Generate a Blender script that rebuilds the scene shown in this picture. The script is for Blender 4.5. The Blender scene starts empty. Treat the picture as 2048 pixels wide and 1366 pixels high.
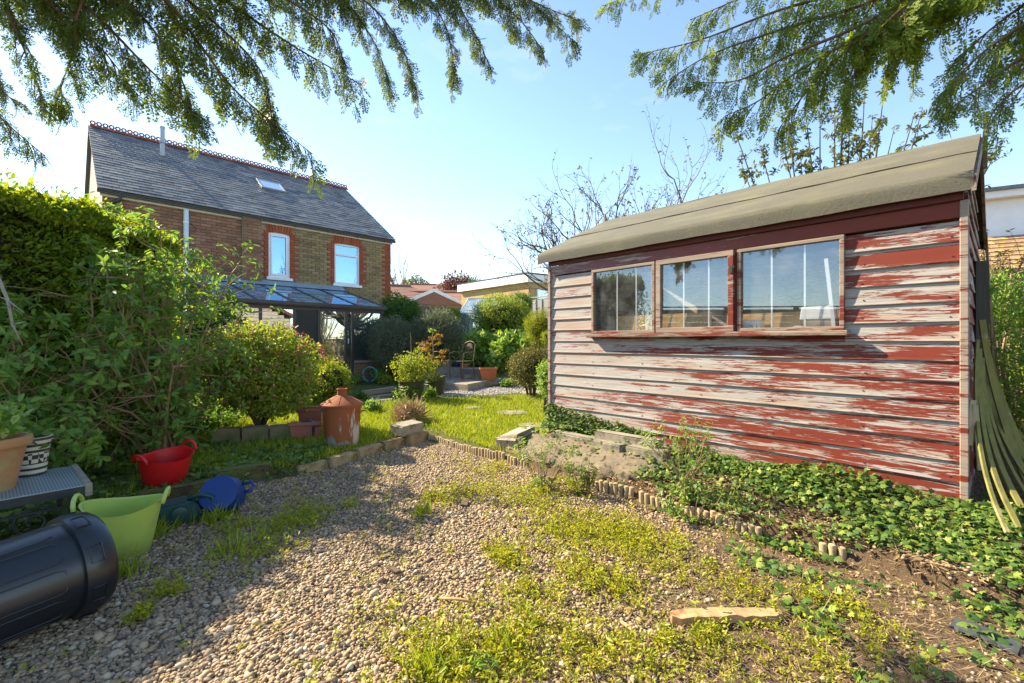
import bpy, bmesh, math, random
import numpy as np
from mathutils import Vector, Matrix, Euler
R = math.radians
random.seed(7); rng = np.random.default_rng(11)
scene = bpy.context.scene
C = scene.collection

# ------------------------------------------------------------------ camera
F, U0, V0, CH = 910.0, 1024.0, 683.0, 1.3          # photo pixels, eye height in metres
cam_d = bpy.data.cameras.new('camera'); cam = bpy.data.objects.new('camera', cam_d); C.objects.link(cam)
cam.location = (0, 0, CH); cam.rotation_euler = (R(90), 0, 0)
cam_d.sensor_width = 36; cam_d.lens = 36 * F / 2048; cam_d.clip_start = .05; cam_d.clip_end = 2000
scene.camera = cam
# ------------------------------------------------------------------ sky and sun
SUN = Vector((-1.45, .72, 1.20)).normalized()
w = bpy.data.worlds.new('World'); scene.world = w; w.use_nodes = True
nt = w.node_tree; bg = nt.nodes['Background']
sky = nt.nodes.new('ShaderNodeTexSky'); sky.sky_type = 'NISHITA'; sky.sun_disc = False
sky.sun_elevation = math.asin(SUN.z); sky.sun_rotation = math.atan2(SUN.x, SUN.y)
sky.air_density = 1.0; sky.dust_density = .08; sky.ozone_density = 1.45; sky.altitude = 50
tcw = nt.nodes.new('ShaderNodeTexCoord'); mpw = nt.nodes.new('ShaderNodeMapping'); mpw.inputs['Scale'].default_value = (1.6, 1.6, 4.2); nt.links.new(tcw.outputs['Generated'], mpw.inputs[0])
nzw = nt.nodes.new('ShaderNodeTexNoise'); nzw.inputs['Scale'].default_value = 2.6; nzw.inputs['Detail'].default_value = 7; nzw.inputs['Roughness'].default_value = .58; nt.links.new(mpw.outputs[0], nzw.inputs['Vector'])
crw = nt.nodes.new('ShaderNodeValToRGB'); crw.color_ramp.elements[0].position = .60; crw.color_ramp.elements[1].position = .90; crw.color_ramp.elements[1].color = (.55, .55, .55, 1); nt.links.new(nzw.outputs['Fac'], crw.inputs[0])
mxw = nt.nodes.new('ShaderNodeMix'); mxw.data_type = 'RGBA'; nt.links.new(crw.outputs[0], mxw.inputs[0]); nt.links.new(sky.outputs[0], mxw.inputs[6]); mxw.inputs[7].default_value = (3.2, 3.3, 3.5, 1)
nt.links.new(mxw.outputs[2], bg.inputs[0]); bg.inputs[1].default_value = .12
sl = bpy.data.lights.new('sun', 'SUN'); sl.energy = 5.0; sl.angle = R(.53); sl.color = (1, .87, .63)
so = bpy.data.objects.new('sun', sl); C.objects.link(so); so.rotation_euler = (-SUN).to_track_quat('-Z', 'Y').to_euler()
so.location = (-20, 12, 25)
vs = scene.view_settings; vs.view_transform = 'Standard'; vs.look = 'None'; vs.exposure = 1.60; vs.gamma = 1
scene.cycles.use_denoising = True; scene.cycles.max_bounces = 7; scene.cycles.transparent_max_bounces = 12
scene.cycles.diffuse_bounces = 3; scene.cycles.glossy_bounces = 3; scene.cycles.caustics_reflective = False; scene.cycles.caustics_refractive = False
scene.cycles.sample_clamp_indirect = 6

# ------------------------------------------------------------------ helpers
def at(u, v, d): return Vector(((u - U0) / F * d, d, CH + (V0 - v) / F * d))
def on(u, v, z=0.0):
    d = (CH - z) * F / (v - V0); return Vector(((u - U0) / F * d, d, z))
def ray_plane(u, v, p, n):
    d = Vector(((u - U0) / F, 1, (V0 - v) / F)); o = Vector((0, 0, CH))
    return o + d * ((Vector(p) - o).dot(n) / d.dot(n))
def link(o, parent=None):
    C.objects.link(o)
    if parent is not None: o.parent = parent
    return o
def thing(name, label, cat, loc=(0, 0, 0), rz=0, group=None):
    o = bpy.data.objects.new(name, None); link(o); o.location = loc; o.rotation_euler = (0, 0, rz); o.empty_display_size = .1
    return tag(o, label, cat, group)
def tag(o, label=None, cat=None, group=None, kind=None):
    if label: o['label'] = label
    if cat: o['category'] = cat
    if group: o['group'] = group
    if kind: o['kind'] = kind
    return o
def raw_mesh(name, V, Fc):
    """fast mesh from float array V (n,3) and a face array Fc (m,k)"""
    V = np.asarray(V, np.float32).reshape(-1, 3); Fc = np.asarray(Fc, np.int32); m, k = Fc.shape
    me = bpy.data.meshes.new(name); me.vertices.add(len(V)); me.vertices.foreach_set('co', V.ravel())
    me.loops.add(m * k); me.loops.foreach_set('vertex_index', Fc.ravel())
    me.polygons.add(m); me.polygons.foreach_set('loop_start', np.arange(0, m * k, k, dtype=np.int32))
    me.update(calc_edges=True); me.validate()
    return me
def obj(name, me, mat, parent=None, smooth=False):
    me.materials.clear(); me.materials.append(mat)
    if smooth: me.polygons.foreach_set('use_smooth', np.ones(len(me.polygons), bool))
    return link(bpy.data.objects.new(name, me), parent)
class MB:
    def __init__(s): s.v = []; s.f = []
    def add(s, vs, fs):
        b = len(s.v); s.v += [tuple(x) for x in vs]; s.f += [[b + i for i in f] for f in fs]; return s
    def box(s, c, d, rot=None, taper=None):
        x, y, z = d[0] / 2, d[1] / 2, d[2] / 2; tx, ty = taper or (1, 1)
        P = [Vector((sx * x * (tx if sz > 0 else 1), sy * y * (ty if sz > 0 else 1), sz * z)) for sz in (-1, 1) for sy in (-1, 1) for sx in (-1, 1)]
        if rot is not None: P = [rot @ p for p in P]
        return s.add([p + Vector(c) for p in P], [(0, 2, 3, 1), (4, 5, 7, 6), (0, 1, 5, 4), (2, 6, 7, 3), (0, 4, 6, 2), (1, 3, 7, 5)])
    def span(s, a, b):
        a, b = Vector(a), Vector(b); return s.box((a + b) / 2, [abs(b[i] - a[i]) for i in range(3)])
    def tube(s, pts, rad, n=6, caps=True):
        pts = [Vector(p) for p in pts]; m = len(pts)
        if not hasattr(rad, '__len__'): rad = [rad] * m
        prev = None; vs = []
        for i, p in enumerate(pts):
            t = (pts[min(i + 1, m - 1)] - pts[max(i - 1, 0)])
            if t.length < 1e-9: t = Vector((0, 0, 1))
            t.normalize()
            if prev is None: a = t.orthogonal().normalized()
            else:
                a = prev - t * prev.dot(t); a = a.normalized() if a.length > 1e-6 else t.orthogonal().normalized()
            prev = a; b = t.cross(a)
            for k in range(n):
                an = 2 * math.pi * k / n; vs.append(p + (a * math.cos(an) + b * math.sin(an)) * rad[i])
        fs = [(i * n + k, i * n + (k + 1) % n, (i + 1) * n + (k + 1) % n, (i + 1) * n + k) for i in range(m - 1) for k in range(n)]
        if caps: fs += [tuple(range(n))[::-1], tuple((m - 1) * n + k for k in range(n))]
        return s.add(vs, fs)
    def lathe(s, prof, n=32, c=(0, 0, 0), M=None, sx=1, sy=1, close=True):
        vs = []; c = Vector(c)
        for r, z in prof:
            for k in range(n):
                an = 2 * math.pi * k / n; p = Vector((r * math.cos(an) * sx, r * math.sin(an) * sy, z)); vs.append((M @ p if M else p) + c)
        m = len(prof)
        fs = [(i * n + k, i * n + (k + 1) % n, (i + 1) * n + (k + 1) % n, (i + 1) * n + k) for i in range(m - 1) for k in range(n)]
        if close: fs += [tuple(range(n))[::-1], tuple((m - 1) * n + k for k in range(n))]
        return s.add(vs, fs)
    def extrude(s, prof, axis_pts):
        """profile points (list of Vector offsets) swept along positions"""
        n = len(prof); vs = [Vector(a) + Vector(p) for a in axis_pts for p in prof]; m = len(axis_pts)
        fs = [(i * n + k, i * n + (k + 1) % n, (i + 1) * n + (k + 1) % n, (i + 1) * n + k) for i in range(m - 1) for k in range(n)]
        return s.add(vs, fs + [tuple(range(n))[::-1], tuple((m - 1) * n + k for k in range(n))])
    def quad(s, a, b, c, d): return s.add([a, b, c, d], [(0, 1, 2, 3)])
    def mesh(s, name, bevel=0, seg=1):
        me = bpy.data.meshes.new(name); me.from_pydata(s.v, [], s.f); me.update()
        bm = bmesh.new(); bm.from_mesh(me)
        if bevel: bmesh.ops.bevel(bm, geom=[e for e in bm.edges if len(e.link_faces) == 2 and e.calc_face_angle(0) > .5], offset=bevel, segments=seg, affect='EDGES', clamp_overlap=True)
        bmesh.ops.recalc_face_normals(bm, faces=bm.faces); bm.to_mesh(me); bm.free()
        return me
    def build(s, name, mat, parent=None, smooth=False, bevel=0, seg=1, angle=None):
        me = s.mesh(name, bevel, seg); o = obj(name, me, mat, parent, smooth or angle is not None)
        if angle is not None:
            try: me.set_sharp_from_angle(angle=R(angle))
            except Exception: pass
        return o
def norm(a): return a / np.maximum(np.linalg.norm(a, axis=-1, keepdims=True), 1e-9)
def rdir(n): return norm(rng.normal(size=(n, 3)))
def scatter_vf(tv, tf, pos, axis, nrm, L, W, T):
    """many copies of a small template as one mesh: template coords = (along axis, sideways, along normal)"""
    pos = np.asarray(pos, float); n = len(pos); tv = np.asarray(tv, float); tf = np.asarray(tf)
    axis = norm(np.asarray(axis, float)); nrm = np.asarray(nrm, float); nrm = norm(nrm - axis * np.sum(nrm * axis, 1, keepdims=True)); side = np.cross(nrm, axis)
    L, W, T = (np.broadcast_to(np.asarray(x, float), (n,))[:, None, None] for x in (L, W, T))
    V = pos[:, None, :] + axis[:, None, :] * tv[None, :, 0:1] * L + side[:, None, :] * tv[None, :, 1:2] * W + nrm[:, None, :] * tv[None, :, 2:3] * T
    Fc = tf[None] + (np.arange(n) * len(tv))[:, None, None]
    return V.reshape(-1, 3), Fc.reshape(-1, tf.shape[1])
def scatter(name, tv, tf, pos, axis, nrm, L, W, T, mat, parent=None, smooth=False, kind=None):
    V, Fc = scatter_vf(tv, tf, pos, axis, nrm, L, W, T); o = obj(name, raw_mesh(name, V, Fc), mat, parent, smooth)
    if kind: o['kind'] = kind
    return o
DIAMOND = ([(0, 0, 0), (.45, .5, .10), (1, 0, -.12), (.45, -.5, .10)], [(0, 2, 1), (0, 3, 2)])
OVAL = ([(0, 0, 0), (.28, .45, .07), (.70, .40, .05), (1, 0, -.10), (.70, -.40, .05), (.28, -.45, .07)], [(0, 3, 2, 1), (0, 5, 4, 3)])
BLADE = ([(0, -.5, 0), (0, .5, 0), (.55, -.38, .12), (.55, .38, .12), (1, 0, .42)], [(0, 1, 3), (0, 3, 2), (2, 3, 4)])
IVY = ([(.35, 0, .06), (0, 0, 0), (.02, .32, 0), (.22, .55, -.03), (.38, .36, .02), (.66, .46, -.03), (.62, .2, .02), (1, 0, -.08), (.62, -.2, .02), (.66, -.46, -.03), (.38, -.36, .02), (.22, -.55, -.03), (.02, -.32, 0)],
       [(0, i, i + 1 if i < 12 else 1) for i in range(1, 13)])
def ico():
    bm = bmesh.new(); bmesh.ops.create_icosphere(bm, subdivisions=1, radius=.5); v = [tuple(x.co) for x in bm.verts]; f = [tuple(y.index for y in x.verts) for x in bm.faces]; bm.free(); return v, f
ICO = ico(); OCT = ([(.5, 0, 0), (-.5, 0, 0), (0, .5, 0), (0, -.5, 0), (0, 0, .5), (0, 0, -.5)], [(0, 2, 4), (2, 1, 4), (1, 3, 4), (3, 0, 4), (2, 0, 5), (1, 2, 5), (3, 1, 5), (0, 3, 5)])
def lumpy(d, seed=0, amp=.14, k=3.2):
    r = np.random.default_rng(seed); out = np.ones(len(d))
    for i in range(7):
        out += amp * .6 * np.cos((d @ (r.normal(size=3) * k * (1 + i * .35))) + r.uniform(0, 6.3)) / (1 + i * .25)
    return out
def crown_leaves(name, c, rad, ncl, per, L, mat, parent, seed=1, shell=.45, tmpl=OVAL, ratio=.45, amp=.14, up=.35, spread=None, low=-1.0):
    """leaf clusters spread through a lumpy ellipsoid: each cluster is a whorl of leaves round a point"""
    r = np.random.default_rng(seed); d = norm(r.normal(size=(ncl, 3))); d = d[d[:, 2] > low]; ncl = len(d)
    rr = lumpy(d, seed, amp) * (1 - shell * r.random(ncl) ** 1.6)
    P = np.asarray(c) + d * rr[:, None] * np.asarray(rad)
    ax0 = norm(d * .8 + r.normal(size=(ncl, 3)) * .35 + np.array([0, 0, up]))
    P = np.repeat(P, per, 0); A0 = np.repeat(ax0, per, 0); n = len(P)
    A = norm(A0 * .55 + r.normal(size=(n, 3)) * .75); sp = spread if spread is not None else L * .7
    P = P + r.normal(size=(n, 3)) * sp
    N = norm(A0 + r.normal(size=(n, 3)) * .5 + np.array([0, 0, .4])); LL = L * r.uniform(.65, 1.25, n)
    return scatter(name, tmpl[0], tmpl[1], P, A, N, LL, LL * ratio, LL, mat, parent)

# ------------------------------------------------------------------ materials
def nodes(name):
    m = bpy.data.materials.new(name); m.use_nodes = True; t = m.node_tree; b = t.nodes['Principled BSDF']; return m, t, b
def nn(t, typ, **kw):
    n = t.nodes.new('ShaderNode' + typ)
    for k, v in kw.items():
        if k.startswith('i_'):
            key = k[2:]; n.inputs[int(key) if key.isdigit() else key.replace('_', ' ')].default_value = v
        else: setattr(n, k, v)
    return n
def mixc(t, fac, a, b, mode='MIX'):
    n = t.nodes.new('ShaderNodeMix'); n.data_type = 'RGBA'; n.blend_type = mode
    for sock, val in ((n.inputs[0], fac), (n.inputs[6], a), (n.inputs[7], b)):
        if hasattr(val, 'links') or hasattr(val, 'is_output'): t.links.new(val, sock)
        else: sock.default_value = val if not isinstance(val, tuple) or len(val) == 4 else (*val, 1)
    return n.outputs[2]
def math_(t, op, a, b=0.0, c=0.0, clamp=False):
    n = t.nodes.new('ShaderNodeMath'); n.operation = op; n.use_clamp = clamp
    for i, val in enumerate((a, b, c)):
        if hasattr(val, 'is_output'): t.links.new(val, n.inputs[i])
        else: n.inputs[i].default_value = val
    return n.outputs[0]
def ramp(t, fac, stops):
    n = t.nodes.new('ShaderNodeValToRGB'); el = n.color_ramp.elements
    while len(el) < len(stops): el.new(.5)
    for e, (p, c) in zip(el, stops): e.position = p; e.color = c if len(c) == 4 else (*c, 1)
    t.links.new(fac, n.inputs[0]); return n.outputs[0]
def piece_random(t):
    g = nn(t, 'NewGeometry'); oi = nn(t, 'ObjectInfo')
    return math_(t, 'FRACT', math_(t, 'ADD', g.outputs['Random Per Island'], oi.outputs['Random']))
def noise(t, vec, scale, detail=4, rough=.55, dist=0):
    n = nn(t, 'TexNoise', i_Scale=scale, i_Detail=detail, i_Roughness=rough, i_Distortion=dist)
    if vec is not None: t.links.new(vec, n.inputs['Vector'])
    return n.outputs['Fac']
def vec_scale(t, vec, s, loc=(0, 0, 0)):
    n = nn(t, 'Mapping'); n.inputs['Scale'].default_value = s; n.inputs['Location'].default_value = loc; t.links.new(vec, n.inputs['Vector']); return n.outputs[0]
def coords(t, obj_=None):
    n = nn(t, 'TexCoord')
    if obj_ is not None: n.object = obj_
    return n.outputs['Object']
def setb(t, b, h, strength=.4, dist=.01):
    n = nn(t, 'Bump', i_Strength=strength, i_Distance=dist); t.links.new(h, n.inputs['Height']); t.links.new(n.outputs[0], b.inputs['Normal'])
def mat(name, c1, c2=None, rough=.7, scale=6, metal=0, spec=.35, bump=.25, stretch=(1, 1, 1), pieces=.0, c3=None, c3scale=2.0, c3cut=(.52, .62), detail=6, bdist=.006):
    """general weathered surface: two-tone noise, optional third stain colour, optional per-piece tone"""
    m, t, b = nodes(name); co = coords(t); v = vec_scale(t, co, stretch); n1 = noise(t, v, scale, detail, .62)
    c2 = c2 or tuple(x * .65 for x in c1)
    col = mixc(t, ramp(t, n1, [(.3, (0, 0, 0)), (.7, (1, 1, 1))]), c1, c2)
    if c3: col = mixc(t, ramp(t, noise(t, co, c3scale, 5, .65), [(c3cut[0], (0, 0, 0)), (c3cut[1], (1, 1, 1))]), col, c3)
    if pieces:
        pr = piece_random(t); hv = nn(t, 'HueSaturation'); t.links.new(col, hv.inputs['Color'])
        t.links.new(math_(t, 'MULTIPLY_ADD', pr, pieces * 2, 1 - pieces), hv.inputs['Value']); col = hv.outputs[0]
    t.links.new(col, b.inputs['Base Color']); b.inputs['Roughness'].default_value = rough; b.inputs['Metallic'].default_value = metal
    b.inputs['Specular IOR Level'].default_value = spec
    if bump: setb(t, b, n1, bump, bdist)
    return m
def leafmat(name, c1, c2, c3=None, trans=.35, rough=.5, spec=.35, tcol=None):
    m, t, b = nodes(name); g = nn(t, 'NewGeometry'); r = g.outputs['Random Per Island']
    stops = [(0, c1), (.6, c2)] + ([(1, c3)] if c3 else []); col = ramp(t, r, stops)
    n2 = noise(t, coords(t), 1.7, 2); col = mixc(t, math_(t, 'MULTIPLY', n2, .5), col, tuple(x * .55 for x in c1))
    t.links.new(col, b.inputs['Base Color']); b.inputs['Roughness'].default_value = rough; b.inputs['Specular IOR Level'].default_value = spec
    tr = nn(t, 'BsdfTranslucent'); hs = nn(t, 'HueSaturation', i_Hue=.485, i_Saturation=1.1, i_Value=1.5); t.links.new(col, hs.inputs['Color']); t.links.new(hs.outputs[0], tr.inputs[0])
    mx = nn(t, 'MixShader', i_0=trans); t.links.new(b.outputs[0], mx.inputs[1]); t.links.new(tr.outputs[0], mx.inputs[2])
    t.links.new(mx.outputs[0], t.nodes['Material Output'].inputs[0]); return m
def glassmat(name, tint=(.8, .9, .95), base=.12, dirt=.12, dirtcol=(.5, .5, .48), ior=1.5, clear=0.0, mult=1.5):
    m, t, b = nodes(name); t.nodes.remove(b); ge = nn(t, 'NewGeometry'); dt = nn(t, 'VectorMath', operation='DOT_PRODUCT'); t.links.new(ge.outputs['Incoming'], dt.inputs[0]); t.links.new(ge.outputs['True Normal'], dt.inputs[1])
    schlick = math_(t, 'MULTIPLY_ADD', math_(t, 'POWER', math_(t, 'SUBTRACT', 1., math_(t, 'ABSOLUTE', dt.outputs['Value'])), 5.), .95, .05)
    f = math_(t, 'ADD', math_(t, 'MULTIPLY', schlick, mult), base, clamp=True)
    tp = nn(t, 'BsdfTransparent'); tp.inputs[0].default_value = (*[x + (.97 - x) * clear for x in tint], 1); gl = nn(t, 'BsdfGlossy', i_Roughness=.012); gl.inputs[0].default_value = (*tint, 1)
    mx = nn(t, 'MixShader'); t.links.new(f, mx.inputs[0]); t.links.new(tp.outputs[0], mx.inputs[1]); t.links.new(gl.outputs[0], mx.inputs[2])
    df = nn(t, 'BsdfDiffuse'); df.inputs[0].default_value = (*dirtcol, 1); m2 = nn(t, 'MixShader')
    dn = math_(t, 'MULTIPLY', ramp(t, noise(t, coords(t), 5, 6, .7), [(.42, (0, 0, 0)), (.75, (1, 1, 1))]), dirt)
    t.links.new(math_(t, 'ADD', dn, dirt * .25), m2.inputs[0]); t.links.new(mx.outputs[0], m2.inputs[1]); t.links.new(df.outputs[0], m2.inputs[2])
    t.links.new(m2.outputs[0], t.nodes['Material Output'].inputs[0]); return m
M = {}
M['white'] = mat('white_paint', (.78, .78, .76), (.68, .68, .66), .45, 4, bump=.05)
M['upvc'] = mat('white_plastic', (.80, .82, .84), (.74, .76, .78), .3, 3, bump=0)
M['black_metal'] = mat('black_metal', (.022, .024, .024), (.04, .045, .04), .5, 20, bump=.15)
M['gutter'] = mat('gutter_plastic', (.025, .027, .03), (.04, .042, .045), .35, 8, bump=.05)
M['lead'] = mat('lead_sheet', (.22, .30, .36), (.30, .38, .44), .45, 9, metal=.2, bump=.1)
M['terracotta'] = mat('terracotta', (.46, .17, .075), (.36, .13, .06), .8, 9, c3=(.42, .33, .22), c3scale=5, c3cut=(.55, .72), bump=.15)
M['soil'] = mat('soil', (.07, .045, .028), (.03, .02, .013), .95, 40, bump=.8)
M['concrete'] = mat('weathered_concrete', (.33, .285, .215), (.21, .18, .135), .9, 14, pieces=.12, c3=(.10, .09, .05), c3scale=9, c3cut=(.56, .66), bump=.5)
M['bark'] = mat('bark', (.16, .115, .08), (.075, .055, .04), .9, 18, bump=.6)
M['stem'] = mat('tan_stem', (.36, .24, .12), (.24, .16, .085), .7, 22, bump=.25)
M['twig'] = mat('dark_twig', (.12, .10, .07), (.075, .06, .045), .85, 25, bump=.3)
M['osb'] = mat('strand_board', (.62, .40, .15), (.40, .23, .07), .7, 16, stretch=(1, 1, 2.4), bump=.1)
M['oldwood'] = mat('grey_timber', (.33, .28, .21), (.20, .165, .12), .85, 8, stretch=(1, 1, 10), bump=.4, pieces=.15)
# ------------------------------------------------------------------ ground sheet
SL, SW, SN = Vector((.4575, 5.337)), Vector((.680, -.734)).normalized(), Vector((.734, .680)).normalized()   # shed corner, along its front, into it
EA = Vector((-1.147, 6.0))                                                    # corner where both edgings meet
def sstep(a, b, x): t = np.clip((x - a) / (b - a), 0, 1); return t * t * (3 - 2 * t)
LEFT = np.array([(-1.147, 6.0), (-1.457, 5.48), (-1.707, 5.01), (-1.93, 4.57), (-2.21, 4.24), (-2.55, 3.95), (-2.80, 3.55), (-3.0, 3.0), (-3.1, 1.0), (-3.1, -20.)])[::-1]
def left_x(y): return np.interp(y, LEFT[:, 1], LEFT[:, 0])
def e_of(x, y): return (x - EA.x) * SN.x + (y - EA.y) * SN.y          # metres behind the log edging
def s_of(x, y): return (x - SL.x) * SW.x + (y - SL.y) * SW.y          # metres along the shed front
def gz(x, y):
    x, y = np.asarray(x, float), np.asarray(y, float); e, s = e_of(x, y), s_of(x, y)
    grav = .012 * np.sin(2.1 * x + 1) * np.cos(1.7 * y) + .008 * np.sin(5 * x + 3 * y)
    lawn = .09 + .032 * np.clip(y - 5, 0, 9) + .012 * np.sin(1.3 * x) * np.sin(1.1 * y + 1)
    behind = .10 + .20 * sstep(.1, .75, e) * sstep(-.5, .25, s)
    behind = np.maximum(np.where(s < .25, lawn, behind), behind)
    z = grav
    z = np.where(e > 0, grav + (behind - grav) * sstep(.0, .05, e), z)
    inl = left_x(y) - x
    z = np.where((inl > 0) & (e < 0.03), grav + (lawn - grav) * sstep(0, .06, inl), z)
    z = np.where((inl > 0) & (e >= 0.03), lawn, z)
    bed = sstep(11.9, 13.6, y) * sstep(-2.8, -.9, x) * .62
    far = sstep(13, 19, y) * .75 * sstep(-4, -1, x) + sstep(20, 45, y) * .8
    return z + np.where(y > 8, bed + far, 0) * 1.0
xs = np.concatenate([[-600, -300, -150, -80, -45, -28, -20], np.arange(-15, -5, .4), np.arange(-5, 5.6, .055), np.arange(5.6, 16, .4), [18, 24, 36, 60, 110, 220, 400, 600]])
ys = np.concatenate([[-400, -150, -60, -25, -12, -6, -3, -1.5, -.5, .3], np.arange(.8, 8.4, .055), np.arange(8.4, 20, .25), np.arange(20, 40, 1.5), [45, 60, 90, 140, 220, 350, 600]])
X, Y = np.meshgrid(xs, ys); Z = gz(X, Y); nx, ny = len(xs), len(ys)
idx = (np.arange(ny - 1)[:, None] * nx + np.arange(nx - 1)[None]).ravel()
me = raw_mesh('ground', np.stack([X, Y, Z], -1).reshape(-1, 3), np.stack([idx, idx + 1, idx + nx + 1, idx + nx], 1))
E_, S_, IL = e_of(X, Y).ravel(), s_of(X, Y).ravel(), (left_x(Y) - X).ravel(); yy, xx = Y.ravel(), X.ravel()
zone = np.zeros((len(E_), 4), np.float32); zone[:, 3] = 1
isgrav = ((E_ < .01) & (IL < .01)).astype(float)
soilw = isgrav * sstep(.1, 1.6, xx + .55 * (2.6 - yy)) * .9                    # bare soil and litter towards the right
bank = ((E_ >= .01) & (S_ > -.35)).astype(float)
zone[:, 0] = isgrav * (1 - soilw); zone[:, 1] = np.clip(soilw + bank, 0, 1); zone[:, 2] = (1 - isgrav) * (1 - bank)
at_ = me.color_attributes.new('zone', 'FLOAT_COLOR', 'POINT'); at_.data.foreach_set('color', zone.ravel())
m, t, b = nodes('garden_ground'); a = nn(t, 'VertexColor', layer_name='zone'); sp = nn(t, 'SeparateColor'); t.links.new(a.outputs[0], sp.inputs[0]); co = coords(t)
gcol = mixc(t, noise(t, co, 30, 5), (.20, .155, .10), (.10, .075, .05)); scol = mixc(t, noise(t, co, 14, 7, .7), (.17, .115, .068), (.075, .05, .03))
lcol = mixc(t, noise(t, co, 3, 6, .7), (.075, .11, .02), (.10, .085, .035))
col = mixc(t, sp.outputs[1], gcol, scol); col = mixc(t, sp.outputs[2], col, lcol)
t.links.new(col, b.inputs['Base Color']); b.inputs['Roughness'].default_value = .95; b.inputs['Specular IOR Level'].default_value = .1
setb(t, b, noise(t, co, 45, 6, .7), .8, .02)
tag(obj('ground', me, m, None, True), kind='structure')
def G(x, y, dz=0.0): return Vector((x, y, float(gz(x, y)) + dz))

# ------------------------------------------------------------------ shed
shed = thing('garden_shed', 'weathered timber shed with peeling red paint and grey felt roof', 'shed', (SL.x, SL.y, .30), math.atan2(SW.y, SW.x))
def wx(u): k = (u - U0) / F; return (SL.y * k - SL.x) / (SW.x - SW.y * k)
SHL, SHD, BH = 3.44, 2.4, .125
def paint_mat(name, bias, purple=.35, bare=(.46, .43, .40), slope=.13):
    m, t, b = nodes(name); co = coords(t, shed); oi = nn(t, 'ObjectInfo'); rnd = oi.outputs['Random']
    off = nn(t, 'CombineXYZ'); t.links.new(math_(t, 'MULTIPLY', rnd, 37.), off.inputs[0]); t.links.new(math_(t, 'MULTIPLY', rnd, 11.), off.inputs[2])
    va = nn(t, 'VectorMath', operation='ADD'); t.links.new(co, va.inputs[0]); t.links.new(off.outputs[0], va.inputs[1]); p = va.outputs[0]
    big = noise(t, vec_scale(t, p, (1.1, 1.1, 5.5)), 1.5, 3, .5); mid = noise(t, vec_scale(t, p, (1.3, 1.3, 24)), 1.7, 9, .72, .7); fine = noise(t, vec_scale(t, p, (5, 5, 90)), 2.2, 5, .7)
    sx = nn(t, 'SeparateXYZ'); t.links.new(co, sx.inputs[0])
    g = math_(t, 'MULTIPLY_ADD', sx.outputs[0], slope, bias - slope * 2.2)
    g = math_(t, 'ADD', g, math_(t, 'MULTIPLY_ADD', rnd, .16, -.08))
    fz = math_(t, 'FRACT', math_(t, 'DIVIDE', sx.outputs[2], BH)); edge = math_(t, 'MAXIMUM', math_(t, 'MULTIPLY_ADD', fz, -5., .6, clamp=True), math_(t, 'MULTIPLY_ADD', fz, 4., -3., clamp=True)); g = math_(t, 'SUBTRACT', g, math_(t, 'MULTIPLY', edge, .16))
    v = math_(t, 'ADD', math_(t, 'MULTIPLY_ADD', big, .9, -.45), math_(t, 'MULTIPLY_ADD', mid, 1.25, -.625)); v = math_(t, 'ADD', v, math_(t, 'MULTIPLY_ADD', fine, .62, -.31)); v = math_(t, 'ADD', v, g)
    mask = ramp(t, math_(t, 'ADD', v, .5), [(.495, (0, 0, 0)), (.51, (1, 1, 1))])
    wood = mixc(t, ramp(t, noise(t, vec_scale(t, p, (1.2, 1.2, 42)), 2, 7, .75, .6), [(.35, (0, 0, 0)), (.65, (1, 1, 1))]), bare, tuple(x * .52 for x in bare))
    wood = mixc(t, ramp(t, noise(t, vec_scale(t, p, (1, 1, 9)), 1.4, 4), [(.45, (0, 0, 0)), (.7, (1, 1, 1))]), wood, (.36, .25, .19))
    red = mixc(t, noise(t, vec_scale(t, p, (1, 1, 7)), 2.5, 4), (.225, .034, .0135), (.125, .021, .011))
    fade = mixc(t, math_(t, 'MULTIPLY_ADD', sx.outputs[0], -.2, purple, clamp=True), red, (.24, .13, .15))
    t.links.new(mixc(t, mask, wood, fade), b.inputs['Base Color'])
    t.links.new(math_(t, 'MULTIPLY_ADD', mask, -.35, .85), b.inputs['Roughness']); b.inputs['Specular IOR Level'].default_value = .3
    h = math_(t, 'ADD', math_(t, 'MULTIPLY', mask, .5), math_(t, 'MULTIPLY', fine, .5)); setb(t, b, h, .8, .002)
    return m
M['paint'] = paint_mat('peeling_red_paint', .0, slope=.062); M['frieze'] = paint_mat('faded_red_board', .30, .62); M['trim'] = paint_mat('bare_red_trim', -.10, .2, (.40, .33, .27), slope=.0)
M['dkred'] = mat('dark_red_fascia', (.13, .03, .02), (.09, .022, .018), .7, 12, bump=.3, stretch=(1, 1, 6))
def plank(x0, x1, z0, parent, T=Matrix.Identity(4), m=None, h=BH):
    b = MB(); n = max(2, int((x1 - x0) / .35)); ph = random.uniform(0, 6)
    # weatherboard section: thick proud lower edge with a small round, thin recessed top tucked under the board above
    prof = [(.012, -.002), (-.015, -.002), (-.019, .004), (-.015, .020), (-.005, h - .016), (-.003, h + .002), (.012, h + .002)]
    rows = []
    for i in range(n + 1):
        x = x0 + (x1 - x0) * i / n; wob = .0015 * math.sin(x * 3.1 + ph) + random.uniform(-.0006, .0006)
        rows.append([T @ Vector((x, y + wob, z0 + z + wob * .8)) for y, z in prof])
    k = len(prof); b.add([p for r in rows for p in r], [(i * k + j, i * k + (j + 1) % k, (i + 1) * k + (j + 1) % k, (i + 1) * k + j) for i in range(n) for j in range(k)] + [tuple(range(k))[::-1], tuple(n * k + j for j in range(k))])
    return b.build('plank', m or M['paint'], parent)
WX0, WX1, WZ0, WZ1 = wx(1187), wx(1691), 1.07, 1.765         # window opening, heights above the shed base
ZT = 1.87
nb = 14
for i in range(nb):
    z = i * BH
    if z + BH > WZ0 - .03 and z < WZ1:
        plank(.004, WX0, z, shed); plank(WX1, SHL - .004, z, shed)
    else: plank(.004, SHL - .004, z, shed)
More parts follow.
